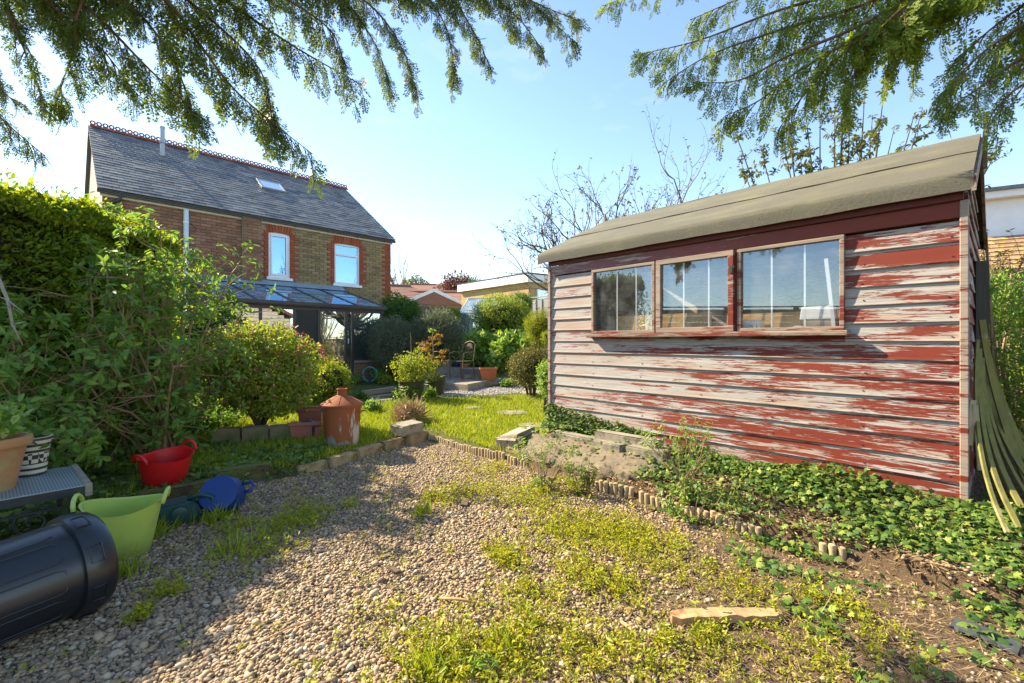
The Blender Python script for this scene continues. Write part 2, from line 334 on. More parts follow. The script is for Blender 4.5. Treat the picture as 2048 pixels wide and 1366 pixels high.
plank(WX0, WX1, 8 * BH, shed, h=.042)
MB().span((.004, -.022, WZ1 + .002), (SHL - .004, .010, ZT)).build('frieze_board', M['frieze'], shed, bevel=.003)
MB().span((0, -.05, ZT + .001), (SHL, -.026, ZT + .115)).build('fascia', M['dkred'], shed, bevel=.002)
for x in (-.022, SHL - .018):
    MB().span((x, -.034, -.02), (x + .04, .03, ZT)).build('corner_post', M['trim'], shed, bevel=.004)
Tl = Matrix.Translation((0, SHD, 0)) @ Matrix.Rotation(R(-90), 4, 'Z'); Tr = Matrix.Translation((SHL, 0, 0)) @ Matrix.Rotation(R(90), 4, 'Z')
for T in (Tl, Tr):
    for i in range(18):
        z = i * BH; ins = max(0, (z + BH - ZT) / (2.57 - ZT)) * SHD / 2
        if SHD - 2 * ins > .25: plank(.035 + ins, SHD - .035 - ins, z, shed, T)
Tb = Matrix.Translation((SHL, SHD, 0)) @ Matrix.Rotation(R(180), 4, 'Z')
for i in range(16): plank(.035, SHL - .035, i * BH, shed, Tb)
MB().span((.02, .03, -.06), (SHL - .02, SHD - .03, .03)).build('floor_panel', M['oldwood'], shed)
for i in range(6): MB().span((.1 + i * .62, .014, .0), (.14 + i * .62, .05, WZ0 - .03)).build('stud', M['oldwood'], shed)
nb_ = MB()
for i in range(nb):
    for x in (.06, .62, 1.2, 1.78, 2.36, 2.94, 3.38):
        if WZ0 - .08 < i * BH + .03 < WZ1 and WX0 - .02 < x < WX1 + .02: continue
        nb_.box((x + random.uniform(-.012, .012), -.0165, i * BH + .032 + random.uniform(-.004, .004)), (.007, .004, .007))
tag(nb_.build('nail', M['gutter'], shed), kind='stuff')
# roof: deck, felt strips, barge boards
m, t, b = nodes('mineral_felt'); co = coords(t); n1 = noise(t, co, 48, 6, .9); n2 = noise(t, vec_scale(t, co, (1, 2, 1)), 2.2, 5, .6)
col = mixc(t, n1, (.070, .066, .056), (.215, .202, .170)); col = mixc(t, math_(t, 'MULTIPLY', noise(t, vec_scale(t, co, (.6, 5, 5)), 3, 6, .7), .7), col, (.13, .12, .085)); col = mixc(t, ramp(t, n2, [(.45, (0, 0, 0)), (.72, (1, 1, 1))]), col, (.185, .175, .115))
t.links.new(col, b.inputs['Base Color']); b.inputs['Roughness'].default_value = .95; b.inputs['Specular IOR Level'].default_value = .15; setb(t, b, n1, 1, .006); M['felt'] = m
EZ, RZ = 2.015, 2.62
def strip(prof, name, x0=-.11, x1=SHL + .045, th=.007, seed=0):
    r = random.Random(seed); n = 40; k = len(prof); b = MB(); top = []; ns = []
    for j in range(k):
        a, c = prof[max(j - 1, 0)], prof[min(j + 1, k - 1)]; ty, tz = c[0] - a[0], c[1] - a[1]; l = math.hypot(ty, tz); ns.append((tz / l * (1 if ty >= 0 else 1), -ty / l))
    rows = []
    for i in range(n + 1):
        x = x0 + (x1 - x0) * i / n; row = []
        for j, (y, z) in enumerate(prof):
            wv = .0022 * math.sin(x * 4.1 + j * .8 + seed) + .0016 * math.sin(x * 11 + j * 1.7) + r.uniform(-.001, .001)
            if i in (0, n): wv -= .004
            row.append((x, y, z + wv))
        rows.append(row)
    vs = [p for row in rows for p in row] + [(p[0], p[1] + ns[j][0] * th, p[2] + ns[j][1] * th) for row in rows for j, p in enumerate(row)]
    o = (n + 1) * k; fs = []
    for i in range(n):
        for j in range(k - 1):
            q = (i * k + j, i * k + j + 1, (i + 1) * k + j + 1, (i + 1) * k + j); fs += [q, tuple(o + x for x in q[::-1])]
        for j in (0, k - 1): q = (i * k + j, (i + 1) * k + j, o + (i + 1) * k + j, o + i * k + j); fs.append(q)
    for i in (0, n):
        for j in range(k - 1): fs.append((i * k + j, i * k + j + 1, o + i * k + j + 1, o + i * k + j))
    return b.add(vs, fs).build(name, M['felt'], shed, angle=24)
def slope_z(y): return EZ + .018 + (y + .10) * (RZ - EZ) / (SHD / 2 + .10)
low = [(-.104, EZ - .105), (-.107, EZ - .06), (-.110, EZ - .022), (-.107, EZ - .004), (-.094, slope_z(-.094) - .004), (-.05, slope_z(-.05))] + [(y, slope_z(y)) for y in (.1, .25, .4, .56)]
strip(low, 'felt_strip', seed=1)
up = [(y, slope_z(y) + .010) for y in (.47, .6, .75, .9, 1.05, 1.16)] + [(1.2, slope_z(1.2) + .008)]
strip(up, 'felt_strip', seed=2)
back = [(1.2, slope_z(1.2) + .012)] + [(SHD - y, slope_z(y) + .004) for y in (1.1, .9, .6, .3, 0, -.09)] + [(SHD + .11, EZ - .02), (SHD + .11, EZ - .1)]
strip(back, 'felt_strip', seed=3)
for sgn in (0, 1):
    yo, yi = (-.085, SHD / 2) if sgn == 0 else (SHD + .085, SHD / 2); za, zb = EZ - .01, RZ - .012
    b = MB(); b.add([(x, y, z + dz) for x in (-.09, SHL + .035) for y, z in ((yo, za), (yi, zb)) for dz in (-.02, 0)], [(0, 1, 3, 2), (4, 6, 7, 5), (0, 4, 5, 1), (2, 3, 7, 6), (0, 2, 6, 4), (1, 5, 7, 3)]).build('roof_deck', M['oldwood'], shed)
    for x in (-.118, SHL + .036):
        b = MB(); b.add([(x + dx, y, z + dz) for dx in (0, .02) for y, z in ((yo - (.02 if sgn == 0 else -.02), za - .005), (yi, zb + .005)) for dz in (-.10, .0)], [(0, 1, 3, 2), (4, 6, 7, 5), (0, 4, 5, 1), (2, 3, 7, 6), (0, 2, 6, 4), (1, 5, 7, 3)]).build('barge_board', M['trim'] if x > 0 else M['dkred'], shed)
MB().span((SHL + .058, 1.13, 2.35), (SHL + .082, 1.17, 2.78)).build('finial', M['oldwood'], shed)
MB().span((-.115, 1.19, 2.52), (-.09, 1.22, 2.74)).build('finial', M['oldwood'], shed)
# windows
M['shedglass'] = glassmat('shed_window_glass', (.80, .90, .98), .05, .09, (.55, .56, .55), mult=1.0, clear=1.0)
def rect_frame(x0, x1, z0, z1, wd, y0, y1, mtl, parent, names='frame_rail'):
    for k, (a, c) in enumerate((((x0, y0, z0), (x1, y1, z0 + wd)), ((x0, y0, z1 - wd), (x1, y1, z1)), ((x0, y0, z0 + wd), (x0 + wd, y1, z1 - wd)), ((x1 - wd, y0, z0 + wd), (x1, y1, z1 - wd)))):
        MB().span(a, c).build(names, mtl[k] if isinstance(mtl, list) else mtl, parent, bevel=.003)
panes = [(wx(1187), wx(1313), False, (1235, 1273)), (wx(1318), wx(1472), True, (1370, 1420)), (wx(1478), wx(1691), False, (1544, 1610))]
M['bareframe'] = paint_mat('bare_frame_timber', -.10, .1, (.33, .26, .20), slope=.0); M['redframe'] = paint_mat('red_sash_timber', .12, .1)
for x0, x1, sash, bars in panes:
    wn = bpy.data.objects.new('window', None); link(wn, shed)
    if sash:
        rect_frame(x0, x1, WZ0 + .012, WZ1 - .004, .045, -.058, -.012, [M['bareframe'], M['bareframe'], M['trim'], M['redframe']], wn); gy = -.030; gi = .045
        MB().span((x1 - .03, -.066, WZ0 + .5), (x1 - .005, -.059, WZ0 + .56)).build('hinge', M['black_metal'], wn)
    else: rect_frame(x0, x1, WZ0 + .012, WZ1 - .004, .028, -.040, .012, M['bareframe'], wn); gy = -.012; gi = .028
    MB().span((x0 + gi, gy, WZ0 + .012 + gi), (x1 - gi, gy + .004, WZ1 - .004 - gi)).build('pane', M['shedglass'], wn)
    for u in bars: MB().span((wx(u) - .006, gy + .005, WZ0 + .012 + gi), (wx(u) + .006, gy + .010, WZ1 - .004 - gi)).build('glazing_bar', M['upvc'], wn)
MB().span((wx(1313), -.03, WZ0 + .012), (wx(1318), .01, WZ1 - .004)).build('mullion', M['trim'], shed); MB().span((wx(1472), -.03, WZ0 + .012), (wx(1478), .01, WZ1 - .004)).build('mullion', M['dkred'], shed)
MB().span((WX0 - .03, -.095, WZ0 - .028), (WX1 + .03, .02, WZ0 + .010)).build('sill', M['bareframe'], shed, bevel=.005)
# what stands inside on the bench
MB().span((.45, .015, WZ0 - .10), (3.0, .55, WZ0 - .075)).build('bench', M['oldwood'], shed)
for x in (.5, 1.6, 2.9): MB().span((x, .4, .03), (x + .05, .45, WZ0 - .10)).build('bench_leg', M['oldwood'], shed)
SM = Matrix.Translation(shed.location) @ Matrix.Rotation(shed.rotation_euler.z, 4, 'Z')
def in_shed(o, x, y, z, rx=0, ry=0, rz=0):
    o.matrix_world = SM @ Matrix.Translation((x, y, z)) @ Euler((rx, ry, rz)).to_matrix().to_4x4(); return o
BZ = WZ0 - .075
o = MB().box((0, 0, .135), (1.0, .018, .27)).build('strand_board', M['osb']); in_shed(o, 1.33, .105, BZ, R(-4)); tag(o, 'orange strand board behind the smallest shed window panes', 'board')
o = MB().box((0, 0, .120), (.92, .018, .24)).build('strand_board', M['osb']); in_shed(o, 2.42, .12, BZ, R(-4)); tag(o, 'orange strand board behind the widest shed window pane', 'board')
bx = thing('cardboard_box', 'white box with upside down letters inside the shed window', 'box'); in_shed(bx, 2.20, .06, BZ)
MB().box((0, 0, .09), (.13, .09, .18)).build('carton', M['white'], bx, bevel=.003)
tc = bpy.data.curves.new('lettering', 'FONT'); tc.body = 'FL'; tc.size = .075; tc.extrude = .0006; tc.align_x = 'CENTER'; tc.align_y = 'CENTER'
tmp = bpy.data.objects.new('lettering_source', tc); C.objects.link(tmp); bpy.context.view_layer.update()
lm = bpy.data.meshes.new_from_object(tmp.evaluated_get(bpy.context.evaluated_depsgraph_get())); bpy.data.objects.remove(tmp); bpy.data.curves.remove(tc)
to = obj('lettering', lm, M['gutter'], bx); to.location = (.015, -.0462, .115); to.rotation_euler = (R(90), R(180), 0)
ring = thing('tape_roll', 'white cardboard roll lying end-on behind the shed glass', 'roll'); in_shed(ring, 2.53, .06, BZ + .065, R(90))
MB().lathe([(.063, -.04), (.063, .04), (.048, .04), (.048, -.04), (.063, -.04)], 32, close=False).build('tube', M['white'], ring, angle=40)
MB().lathe([(.047, .02), (.01, .021)], 24, close=True).build('core', M['bark'], ring)
o = MB().span((-.012, -.01, 0), (.012, .01, .62)).build('plastic_strip', M['upvc']); in_shed(o, 2.77, .045, BZ, R(2), R(-5)); tag(o, 'white plastic strip leaning inside the shed window', 'strip')
o = MB().box((0, 0, .05), (.24, .06, .1), taper=(.9, .8)).build('plastic_tray', M['upvc'], bevel=.006); in_shed(o, 2.66, .06, BZ + .17); tag(o, 'small white plastic tray on the boards inside the shed', 'tray'); 
MB().box((0, 0, -.085), (.2, .05, .168)).build('support', M['oldwood'], o)
# ------------------------------------------------------------------ brick house
HD, HY = Vector((.703, .711)), Vector((-.711, .703)); HL = Vector((-4.0, 15.0)) - HD * 7.07; HZ = .25
house = thing('brick_house', 'two-storey brick house with slate roof and crested red ridge', 'house', (HL.x, HL.y, HZ), math.atan2(HD.y, HD.x))
HM = Matrix.Translation(house.location) @ Matrix.Rotation(house.rotation_euler.z, 4, 'Z'); HMi = HM.inverted()
LEN, DEP, EV, RG = 7.07, 7.16, 4.43, 6.91                      # length, depth, eaves and ridge above the house base
def hx(u, y=0.0):
    k = (u - U0) / F; a = HL + HY * y; return (a.y * k - a.x) / (HD.x - HD.y * k)
def proj(p):
    p = HM @ Vector(p); return U0 + p.x / p.y * F, V0 - (p.z - CH) / p.y * F, p.y
def brickmat(name, cols, mort=None):
    m, t, b = nodes(name); pr = piece_random(t); co = coords(t); n = noise(t, co, 35, 4)
    c = ramp(t, pr, [(i / (len(cols) - 1), x) for i, x in enumerate(cols)]); c = mixc(t, math_(t, 'MULTIPLY', n, .45), c, tuple(x * .55 for x in cols[0]))
    t.links.new(c, b.inputs['Base Color']); b.inputs['Roughness'].default_value = .9; b.inputs['Specular IOR Level'].default_value = .2; setb(t, b, n, .4, .006); return m
M['redbrick'] = brickmat('red_brown_brick', [(.28, .135, .08), (.35, .175, .105), (.21, .105, .065), (.40, .22, .135), (.14, .08, .06)])
M['yellowbrick'] = brickmat('yellow_stock_brick', [(.30, .22, .10), (.36, .26, .13), (.22, .16, .08), (.42, .30, .15), (.17, .12, .07)])
M['quoin'] = brickmat('bright_red_brick', [(.40, .10, .045), (.33, .08, .04), (.44, .13, .06)])
M['mortar'] = mat('mortar', (.40, .35, .27), (.30, .26, .20), .95, 30, bump=.4)
M['slate'] = brickmat('roof_slate', [(.13, .13, .13), (.20, .195, .18), (.08, .085, .095), (.27, .26, .235), (.15, .14, .12)])
M['slate'].node_tree.nodes['Principled BSDF'].inputs['Roughness'].default_value = .5
M['ridge'] = brickmat('red_ridge_tile', [(.30, .085, .05), (.24, .07, .045), (.36, .12, .07)])
def pieces(name, lst, mats, parent, limit=300):
    """lst of (score, matrix, size, mat key): the best-shown become single objects sharing one mesh per size, the rest one joined part"""
    lst = sorted(lst, key=lambda a: -a[0]); cache = {}; rest = {}
    for i, (sc, mx, size, mk) in enumerate(lst):
        if i < limit:
            key = (tuple(round(s, 3) for s in size), mk)
            if key not in cache:
                cache[key] = MB().box((0, 0, 0), size).mesh(name); cache[key].materials.append(mats[mk])
            o = bpy.data.objects.new(name, cache[key]); link(o, parent); o.matrix_local = mx
        else: rest.setdefault(mk, []).append((mx, size))
    for mk, l in rest.items():
        b = MB()
        for mx, size in l:
            q = MB().box((0, 0, 0), size); b.add([mx @ Vector(p) for p in q.v], q.f)
        tag(b.build(name + '_field', mats[mk], parent), kind='stuff')
# core walls a little behind the brick faces (window reveals cut out of the front by building it in pieces)
W1 = (hx(537), hx(580), 3.065 - HZ, 4.29 - HZ); W2 = (hx(669), hx(719), 3.05 - HZ, 4.27 - HZ)
wb = MB(); xs_ = [0, W1[0], W1[1], W2[0], W2[1], LEN]
for i in range(5):
    a, c = xs_[i], xs_[i + 1]
    if i in (1, 3):
        Wn = W1 if i == 1 else W2; wb.span((a, .012, 0), (c, .25, Wn[2])); wb.span((a, .012, Wn[3]), (c, .25, EV - .02))
    else: wb.span((a + (.0004 if i else 0), .012, 0), (c - .0004, .25, EV - .02))
wb.span((.0, .2501, 0), (.25, DEP, EV - .02)); wb.span((LEN - .25, .2501, 0), (LEN, DEP, EV - .02)); wb.span((.251, DEP - .25, 0), (LEN - .251, DEP, EV - .02))
wb.build('wall', M['mortar'], house)
MB().span((.26, 2.5, .05), (LEN - .26, 2.55, EV - .05)).build('inner_wall', mat('plaster', (.35, .33, .30), (.30, .28, .25), .9), house)
MB().span((.26, .26, 2.45), (LEN - .26, 2.49, 2.6)).build('upper_floor', M['oldwood'], house)
for x0 in (.0, LEN):                                                 # gable ends
    s = -1 if x0 == 0 else 1; b = MB(); xa, xb = x0 + s * .002, x0 - s * .24
    b.add([(xa, 0.02, EV - .02), (xa, DEP - .02, EV - .02), (xa, DEP / 2, RG - .12), (xb, 0.02, EV - .02), (xb, DEP - .02, EV - .02), (xb, DEP / 2, RG - .12)], [(0, 1, 2), (3, 5, 4), (0, 3, 4, 1), (1, 4, 5, 2), (2, 5, 3, 0)]).build('gable', mat('pink_render', (.50, .36, .28), (.42, .30, .24), .9, 8), house)
MB().span((-.012, .02, 0), (-.002, DEP - .02, EV - .02)).build('render_coat', mat('gable_render', (.50, .36, .28), (.42, .30, .24), .9, 8), house)
# bricks course by course
CHM = (hx(483), hx(521)); BL, BHt, J = .215, .065, .010; bl = []
def add_brick(x, z, w_, mk, y=.0, d=.03):
    if w_ < .03: return
    u, v, dp = proj((x, 0, z)); vis = 1.0 if (v < 640 and u > 205 + max(0, (v - 430) * 1.15) and u < 790) else .2
    bl.append((vis / dp, Matrix.Translation((x, y, z)), (w_ - J, d, BHt), mk))
for r_ in range(int(2.25 / .075), int((EV - .05) / .075)):
    z = r_ * .075 + .04; x = 0.0; off = (r_ % 2) * .1125; x = -off
    while x < LEN:
        a, c = max(x, 0), min(x + .225, LEN); x += .225; segs = [(a, c)]
        for Wn in (W1, W2):
            if Wn[2] - .01 < z < Wn[3] + .02:
                q = .1125 if r_ % 2 else .225; ns = []
                for s0, s1 in segs:
                    if s1 <= Wn[0] - q or s0 >= Wn[1] + q: ns.append((s0, s1))
                    else:
                        if s0 < Wn[0] - q: ns.append((s0, Wn[0] - q))
                        if s1 > Wn[1] + q: ns.append((Wn[1] + q, s1))
                segs = ns
            elif Wn[3] + .02 <= z < Wn[3] + .25: segs = [(s0, min(s1, Wn[0] - .05)) if s0 < Wn[0] - .05 else (max(s0, Wn[1] + .05), s1) for s0, s1 in segs]
        for s0, s1 in segs:
            if s1 - s0 < .03: continue
            xm = (s0 + s1) / 2; mk = 'redbrick' if xm < CHM[1] + .02 else 'yellowbrick'
            if xm > LEN - (.13 if r_ % 2 else .22): mk = 'quoin'
            if CHM[0] < xm < CHM[1]: continue
            add_brick(xm, z, s1 - s0, mk)
    for Wn in (W1, W2):
        if Wn[2] - .01 < z < Wn[3] + .02:
            q = .1125 if r_ % 2 else .225
            add_brick(Wn[0] - q / 2, z, q, 'quoin', -.004, .036); add_brick(Wn[1] + q / 2, z, q, 'quoin', -.004, .036)
    cw = CHM[1] - CHM[0]
    for j in range(2 if r_ % 2 else 3):
        n = 2 if r_ % 2 else 3; ws = cw / 2 if n == 2 else (cw / 4 if j in (0, 2) else cw / 2); xo = CHM[0] + (cw / 2 * j if n == 2 else (0, cw / 4, cw * .75)[j])
        add_brick(xo + ws / 2, z, ws, 'redbrick', -.105, .03)
MB().span((CHM[0] + .004, -.10, 2.2), (CHM[1] - .004, .011, EV - .03)).build('chimney_breast', M['mortar'], house)
for Wn in (W1, W2):
    n = 9 if Wn is W1 else 11; wd = Wn[1] - Wn[0] + .12
    for j in range(n):
        f = (j + .5) / n - .5; x = (Wn[0] + Wn[1]) / 2 + f * wd; z = Wn[3] + .125 - .10 * (f * 2) ** 2 * .5
        u, v, dp = proj((x, 0, z)); bl.append((2 / dp, Matrix.Translation((x, -.004, z)) @ Matrix.Rotation(f * .55, 4, 'Y'), (wd / n - .012, .036, .225), 'quoin'))
pieces('brick', bl, M, house)
# lower wall behind the conservatory: same brick, printed small
# windows
M['houseglass'] = glassmat('house_window_glass', (.62, .84, 1.0), .22, .05)
for Wn, kind in ((W1, 0), (W2, 1)):
    wn = bpy.data.objects.new('window', None); link(wn, house); x0, x1, z0, z1 = Wn; z1 -= .0
    rect_frame(x0, x1, z0, z1, .055, .03, .10, M['upvc'], wn, 'frame_rail')
    if kind == 0: rect_frame(x0 + .056, x1 - .056, z0 + .056, z1 - .056, .045, .015, .09, M['upvc'], wn, 'sash_rail')
    else:
        zt = z0 + (z1 - z0) * .70; MB().span((x0 + .056, .02, zt), (x1 - .056, .10, zt + .06)).build('transom', M['upvc'], wn)
    MB().span((x0 + .056, .055, z0 + .056), (x1 - .056, .06, z1 - .056)).build('pane', M['houseglass'], wn)
    MB().span((x0 - .06, -.07, z0 - .085), (x1 + .06, .05, z0 - .005)).build('sill', M['white'] if kind == 0 else M['upvc'], wn, bevel=.008)
    MB().span((x0 + .06, .16, z0 + .06), (x1 - .06, .165, z1 - .06)).build('curtain', mat('net_curtain', (.55, .62, .68), (.48, .55, .6), .9, 5, stretch=(14, 1, .3), bump=.2), wn)
# slates
rise, run = RG - EV, DEP / 2; sl_ = math.hypot(rise, run); pit = math.atan2(rise, run); sls = []
def roof_pt(x, s, lift=0.0): return Vector((x, s * math.cos(pit) - lift * math.sin(pit), EV + s * math.sin(pit) + lift * math.cos(pit)))
rows = 25; ex = (sl_ + .10) / rows
for i in range(rows):
    s = -.14 + i * ex
    for j in range(-1, 30):
        x = -.10 + j * .25 + (i % 2) * .125; a, c = max(x, -.10), min(x + .25, LEN + .12)
        if c - a < .04: continue
        rj = random.uniform(-.003, .003); p = roof_pt((a + c) / 2, s + ex * .75, .038 + rj); u, v, dp = proj(p)
        sls.append((1 / dp, Matrix.Translation(p) @ Matrix.Rotation(pit - .055 + rj * 2, 4, 'X') @ Matrix.Rotation(rj * 4, 4, 'Z'), (round(c - a, 2) - .006, ex * 1.5, .012), 'slate'))
pieces('slate', sls, M, house)
for sgn in (0, 1):
    b = MB(); yo, yi = (-.13, run) if sgn == 0 else (DEP + .13, run); za = EV - .13 * math.tan(pit); 
    b.add([(x, y, z + dz) for x in (-.09, LEN + .11) for y, z in ((yo, za), (yi, RG)) for dz in (-.05, (.01 if sgn == 0 else .05))], [(0, 1, 3, 2), (4, 6, 7, 5), (0, 4, 5, 1), (2, 3, 7, 6), (0, 2, 6, 4), (1, 5, 7, 3)]).build('roof_slope', M['slate'], house)
# crested ridge tiles
tile = MB(); tl = .262
tile.extrude([(0, -.13, -.075), (0, -.02, .02), (0, .02, .02), (0, .13, -.075), (0, .11, -.085), (0, 0, .0), (0, -.11, -.085)], [(-tl / 2 + .004, 0, 0), (tl / 2 - .004, 0, 0)])
for cx in (-.065, .065):
    ringp = [(cx + .047 * math.cos(a), 0, .075 + .047 * math.sin(a)) for a in [2 * math.pi * k / 12 for k in range(13)]]; tile.tube(ringp, .020, 5, caps=False)
tme = tile.mesh('ridge_tile'); tme.materials.append(M['ridge'])
for j in range(28):
    o = bpy.data.objects.new('ridge_tile', tme); link(o, house); o.location = (-.06 + tl * (j + .5), run, RG + .075 + random.uniform(-.004, .004))
# rainwater goods, flue, rooflight
MB().span((-.05, -.03, EV - .19), (LEN + .05, -.012, EV - .03)).build('fascia_board', mat('cream_fascia', (.66, .64, .54), (.58, .56, .47), .6, 5), house)
b = MB(); b.extrude([(0, -.15, -.02), (0, -.14, -.075), (0, -.10, -.10), (0, -.055, -.075), (0, -.045, -.02), (0, -.055, -.02), (0, -.065, -.065), (0, -.10, -.085), (0, -.13, -.065), (0, -.14, -.02)], [(-.1, 0, EV - .045), (LEN + .1, 0, EV - .045)]); b.build('gutter', M['gutter'], house, angle=40)
for j in range(8): MB().span((.3 + j * .93, -.155, EV - .15), (.34 + j * .93, -.031, EV - .142)).build('gutter_bracket', M['gutter'], house)
MB().tube([(hx(240), -.10, EV - .13), (hx(240), -.10, EV - .22), (hx(212), -.06, EV - .38), (hx(208), -.06, EV - .46), (hx(208), -.06, .02)], .036, 10).build('downpipe', M['gutter'], house, angle=40)
MB().tube([(hx(371), -.07, EV - .20), (hx(371), -.07, .05)], .055, 12).build('soil_pipe', mat('pale_pipe', (.62, .70, .76), (.56, .64, .7), .4, 3, bump=0), house, angle=40)
for z in (3.0, 3.9): MB().lathe([(.064, 0), (.064, .05)], 12, (hx(371), -.07, z)).build('pipe_collar', M['upvc'], house)
MB().tube([(hx(371) + .05, -.03, 3.98), (hx(371) + .22, -.02, 3.80), (hx(371) + .12, -.02, 3.72)], .007, 5).build('cable', M['gutter'], house)
rn = (HM.to_3x3() @ Vector((0, -math.sin(pit), math.cos(pit)))); rp = HM @ Vector((0, 0, EV + .05))
def on_roof(u, v): return HMi @ ray_plane(u, v, rp, rn)
c = [on_roof(u, v) for u, v in ((517, 359), (549, 361), (566, 386), (534, 386))]; cx = sum(p.x for p in c) / 4; cs = sum(p.y for p in c) / 4 / math.cos(pit)
sk = bpy.data.objects.new('rooflight', None); link(sk, house); sk.location = roof_pt(cx, cs, .07); sk.rotation_euler = (pit, 0, 0)
rect_frame(-.36, .36, -.36, .36, .06, -.03, .05, mat('grey_flashing', (.33, .35, .36), None, .5, 8, metal=.3), sk, 'flashing')
for ch in sk.children: ch.rotation_euler = (R(-90), 0, 0)
MB().span((-.30, -.30, .0), (.30, .30, .02)).build('pane', glassmat('rooflight_glass', (.8, .9, .98), .5, .3, (.7, .7, .72)), sk)
fp = on_roof(325, 310); fl = MB().lathe([(.055, -.2), (.055, .75), (.062, .75), (.062, .80), (.03, .82)], 12, (fp.x, fp.y, fp.z)).build('flue_pipe', mat('grey_flue', (.42, .46, .50), (.36, .40, .44), .5, 4), house, angle=40)
MB().lathe([(.075, 0), (.075, .05)], 12, (fp.x, fp.y, fp.z + .33)).build('storm_collar', M['lead'], fl)

# ------------------------------------------------------------------ lean-to conservatory
cons = thing('lean_to_conservatory', 'brown aluminium lean-to conservatory with sloping glass roof on the house', 'conservatory', (HL.x, HL.y, HZ), house.rotation_euler.z)
M['alu'] = mat('brown_aluminium', (.075, .058, .055), (.055, .045, .043), .4, 5, bump=0)
M['roofglass'] = glassmat('conservatory_roof_glass', (.52, .76, .92), .38, .75, (.30, .42, .50)); M['consglass'] = glassmat('conservatory_glass', (.80, .88, .88), .34, .05)
CX0, CX1, CYF, CZT, CZF = 1.55, 5.40, -2.47, 2.83 - HZ, 2.16 - HZ
def cr(x, f, up=0): return Vector((x, -.04 + (CYF - .10 + .04) * f, CZT + (CZF + .03 - CZT) * f + up))
bays = [CX0 + (CX1 - CX0) * i / 5 for i in range(6)]
for i in range(5):
    for f0, f1 in ((.05, .48), (.50, .985)):
        b = MB(); q = [cr(bays[i] + .012, f0), cr(bays[i + 1] - .012, f0), cr(bays[i + 1] - .012, f1), cr(bays[i] + .012, f1)]
        b.add(q + [p + Vector((0, 0, .014)) for p in q], [(0, 1, 2, 3), (4, 7, 6, 5), (0, 4, 5, 1), (1, 5, 6, 2), (2, 6, 7, 3), (3, 7, 4, 0)]).build('roof_pane', M['roofglass'], cons)
for x in bays:
    b = MB(); 
    for p0, p1 in ((cr(x, .02), cr(x, 1.0)),):
        b.add([p0 + Vector((dx, 0, dz)) for dx in (-.022, .022) for dz in (-.02, .035)] + [p1 + Vector((dx, 0, dz)) for dx in (-.022, .022) for dz in (-.02, .035)], [(0, 1, 3, 2), (4, 6, 7, 5), (0, 4, 5, 1), (2, 3, 7, 6), (0, 2, 6, 4), (1, 5, 7, 3)])
    b.build('rafter', M['alu'], cons)
for i in range(5):
    p = cr(bays[i] + .025, .49); q = cr(bays[i + 1] - .025, .49); MB().span((p.x, p.y - .012, p.z - .012), (q.x, p.y + .012, p.z + .022)).build('roof_bar', M['alu'], cons)
MB().add([cr(CX0 - .02, -.0, .13), cr(CX1 + .02, -.0, .13), cr(CX1 + .02, .065, .042), cr(CX0 - .02, .065, .042), cr(CX0 - .02, 0, .05), cr(CX1 + .02, 0, .05), cr(CX1 + .02, .065, .035), cr(CX0 - .02, .065, .035)], [(0, 1, 2, 3), (4, 7, 6, 5), (0, 4, 5, 1), (1, 5, 6, 2), (2, 6, 7, 3), (3, 7, 4, 0)]).build('flashing', M['lead'], cons)
MB().span((CX0 - .03, CYF - .17, CZF - .04), (CX1 + .03, CYF - .045, CZF + .05)).build('gutter', M['alu'], cons, bevel=.02, seg=2)
MB().span((CX0, CYF - .035, CZF - .13), (CX1, CYF + .035, CZF - .042)).build('head_rail', M['alu'], cons)
posts = [CX0, hx(520.6, CYF), hx(588.7, CYF), hx(637, CYF), hx(692, CYF), hx(705, CYF), CX1 - .06]
for x in posts: MB().span((x - .03, CYF - .03, 0), (x + .03, CYF + .03, CZF - .132)).build('post', M['alu'], cons)
for i in range(6):
    a, c = posts[i] + .031, posts[i + 1] - .031; zb = .62 if i in (5, 0) else .06
    if i == 2: continue                                                # the open doorway
    MB().span((a, CYF - .025, zb - .05), (c, CYF + .025, zb)).build('bottom_rail', M['alu'], cons)
    MB().span((a, CYF - .004, zb), (c, CYF + .004, CZF - .132)).build('pane', M['consglass'], cons)
    if zb > .1:
        dw = bpy.data.objects.new('dwarf_wall', None); link(dw, cons)
        MB().span((a, CYF - .04, 0), (c, CYF + .05, zb - .051)).build('wall_core', M['mortar'], dw)
        for r_ in range(7):
            x = a - (r_ % 2) * .11
            while x < c:
                x0, x1 = max(x, a), min(x + .225, c); x += .225
                if x1 - x0 > .04: MB().span((x0 + .004, CYF - .052, .006 + r_ * .075), (x1 - .004, CYF - .035, .068 + r_ * .075)).build('brick', M['redbrick'], dw)
for xe in (CX0 + .002, CX1 - .062):
    MB().span((xe, CYF + .04, .60), (xe + .008, -.03, CZF - .14)).build('side_pane', M['consglass'], cons)
    MB().span((xe - .02, CYF + .04, 0), (xe + .03, -.03, .599)).build('side_wall', M['redbrick'], cons)
    MB().span((xe - .02, CYF + .036, CZF - .139), (xe + .03, -.03, CZF - .06)).build('side_rail', M['alu'], cons)
MB().span((CX0 + .05, CYF + .06, .0), (CX1 - .1, -.02, .03)).build('floor_slab', M['concrete'], cons)
MB().span((2.6, -.012, .03), (3.5, -.002, 2.05)).build('inner_door', mat('dark_door', (.05, .03, .028), None, .5), cons)
MB().span((posts[4] + .034, CYF - .05, 1.0), (posts[4] + .05, CYF - .027, 1.12)).build('door_handle', M['upvc'], cons)
MB().lathe([(.0, 0), (.05, .02), (.07, .07), (.05, .12), (0, .14)], 12, (posts[4] - .06, CYF + .1, 1.42)).build('lamp_globe', mat('yellow_globe', (.65, .55, .05), None, .4), cons)
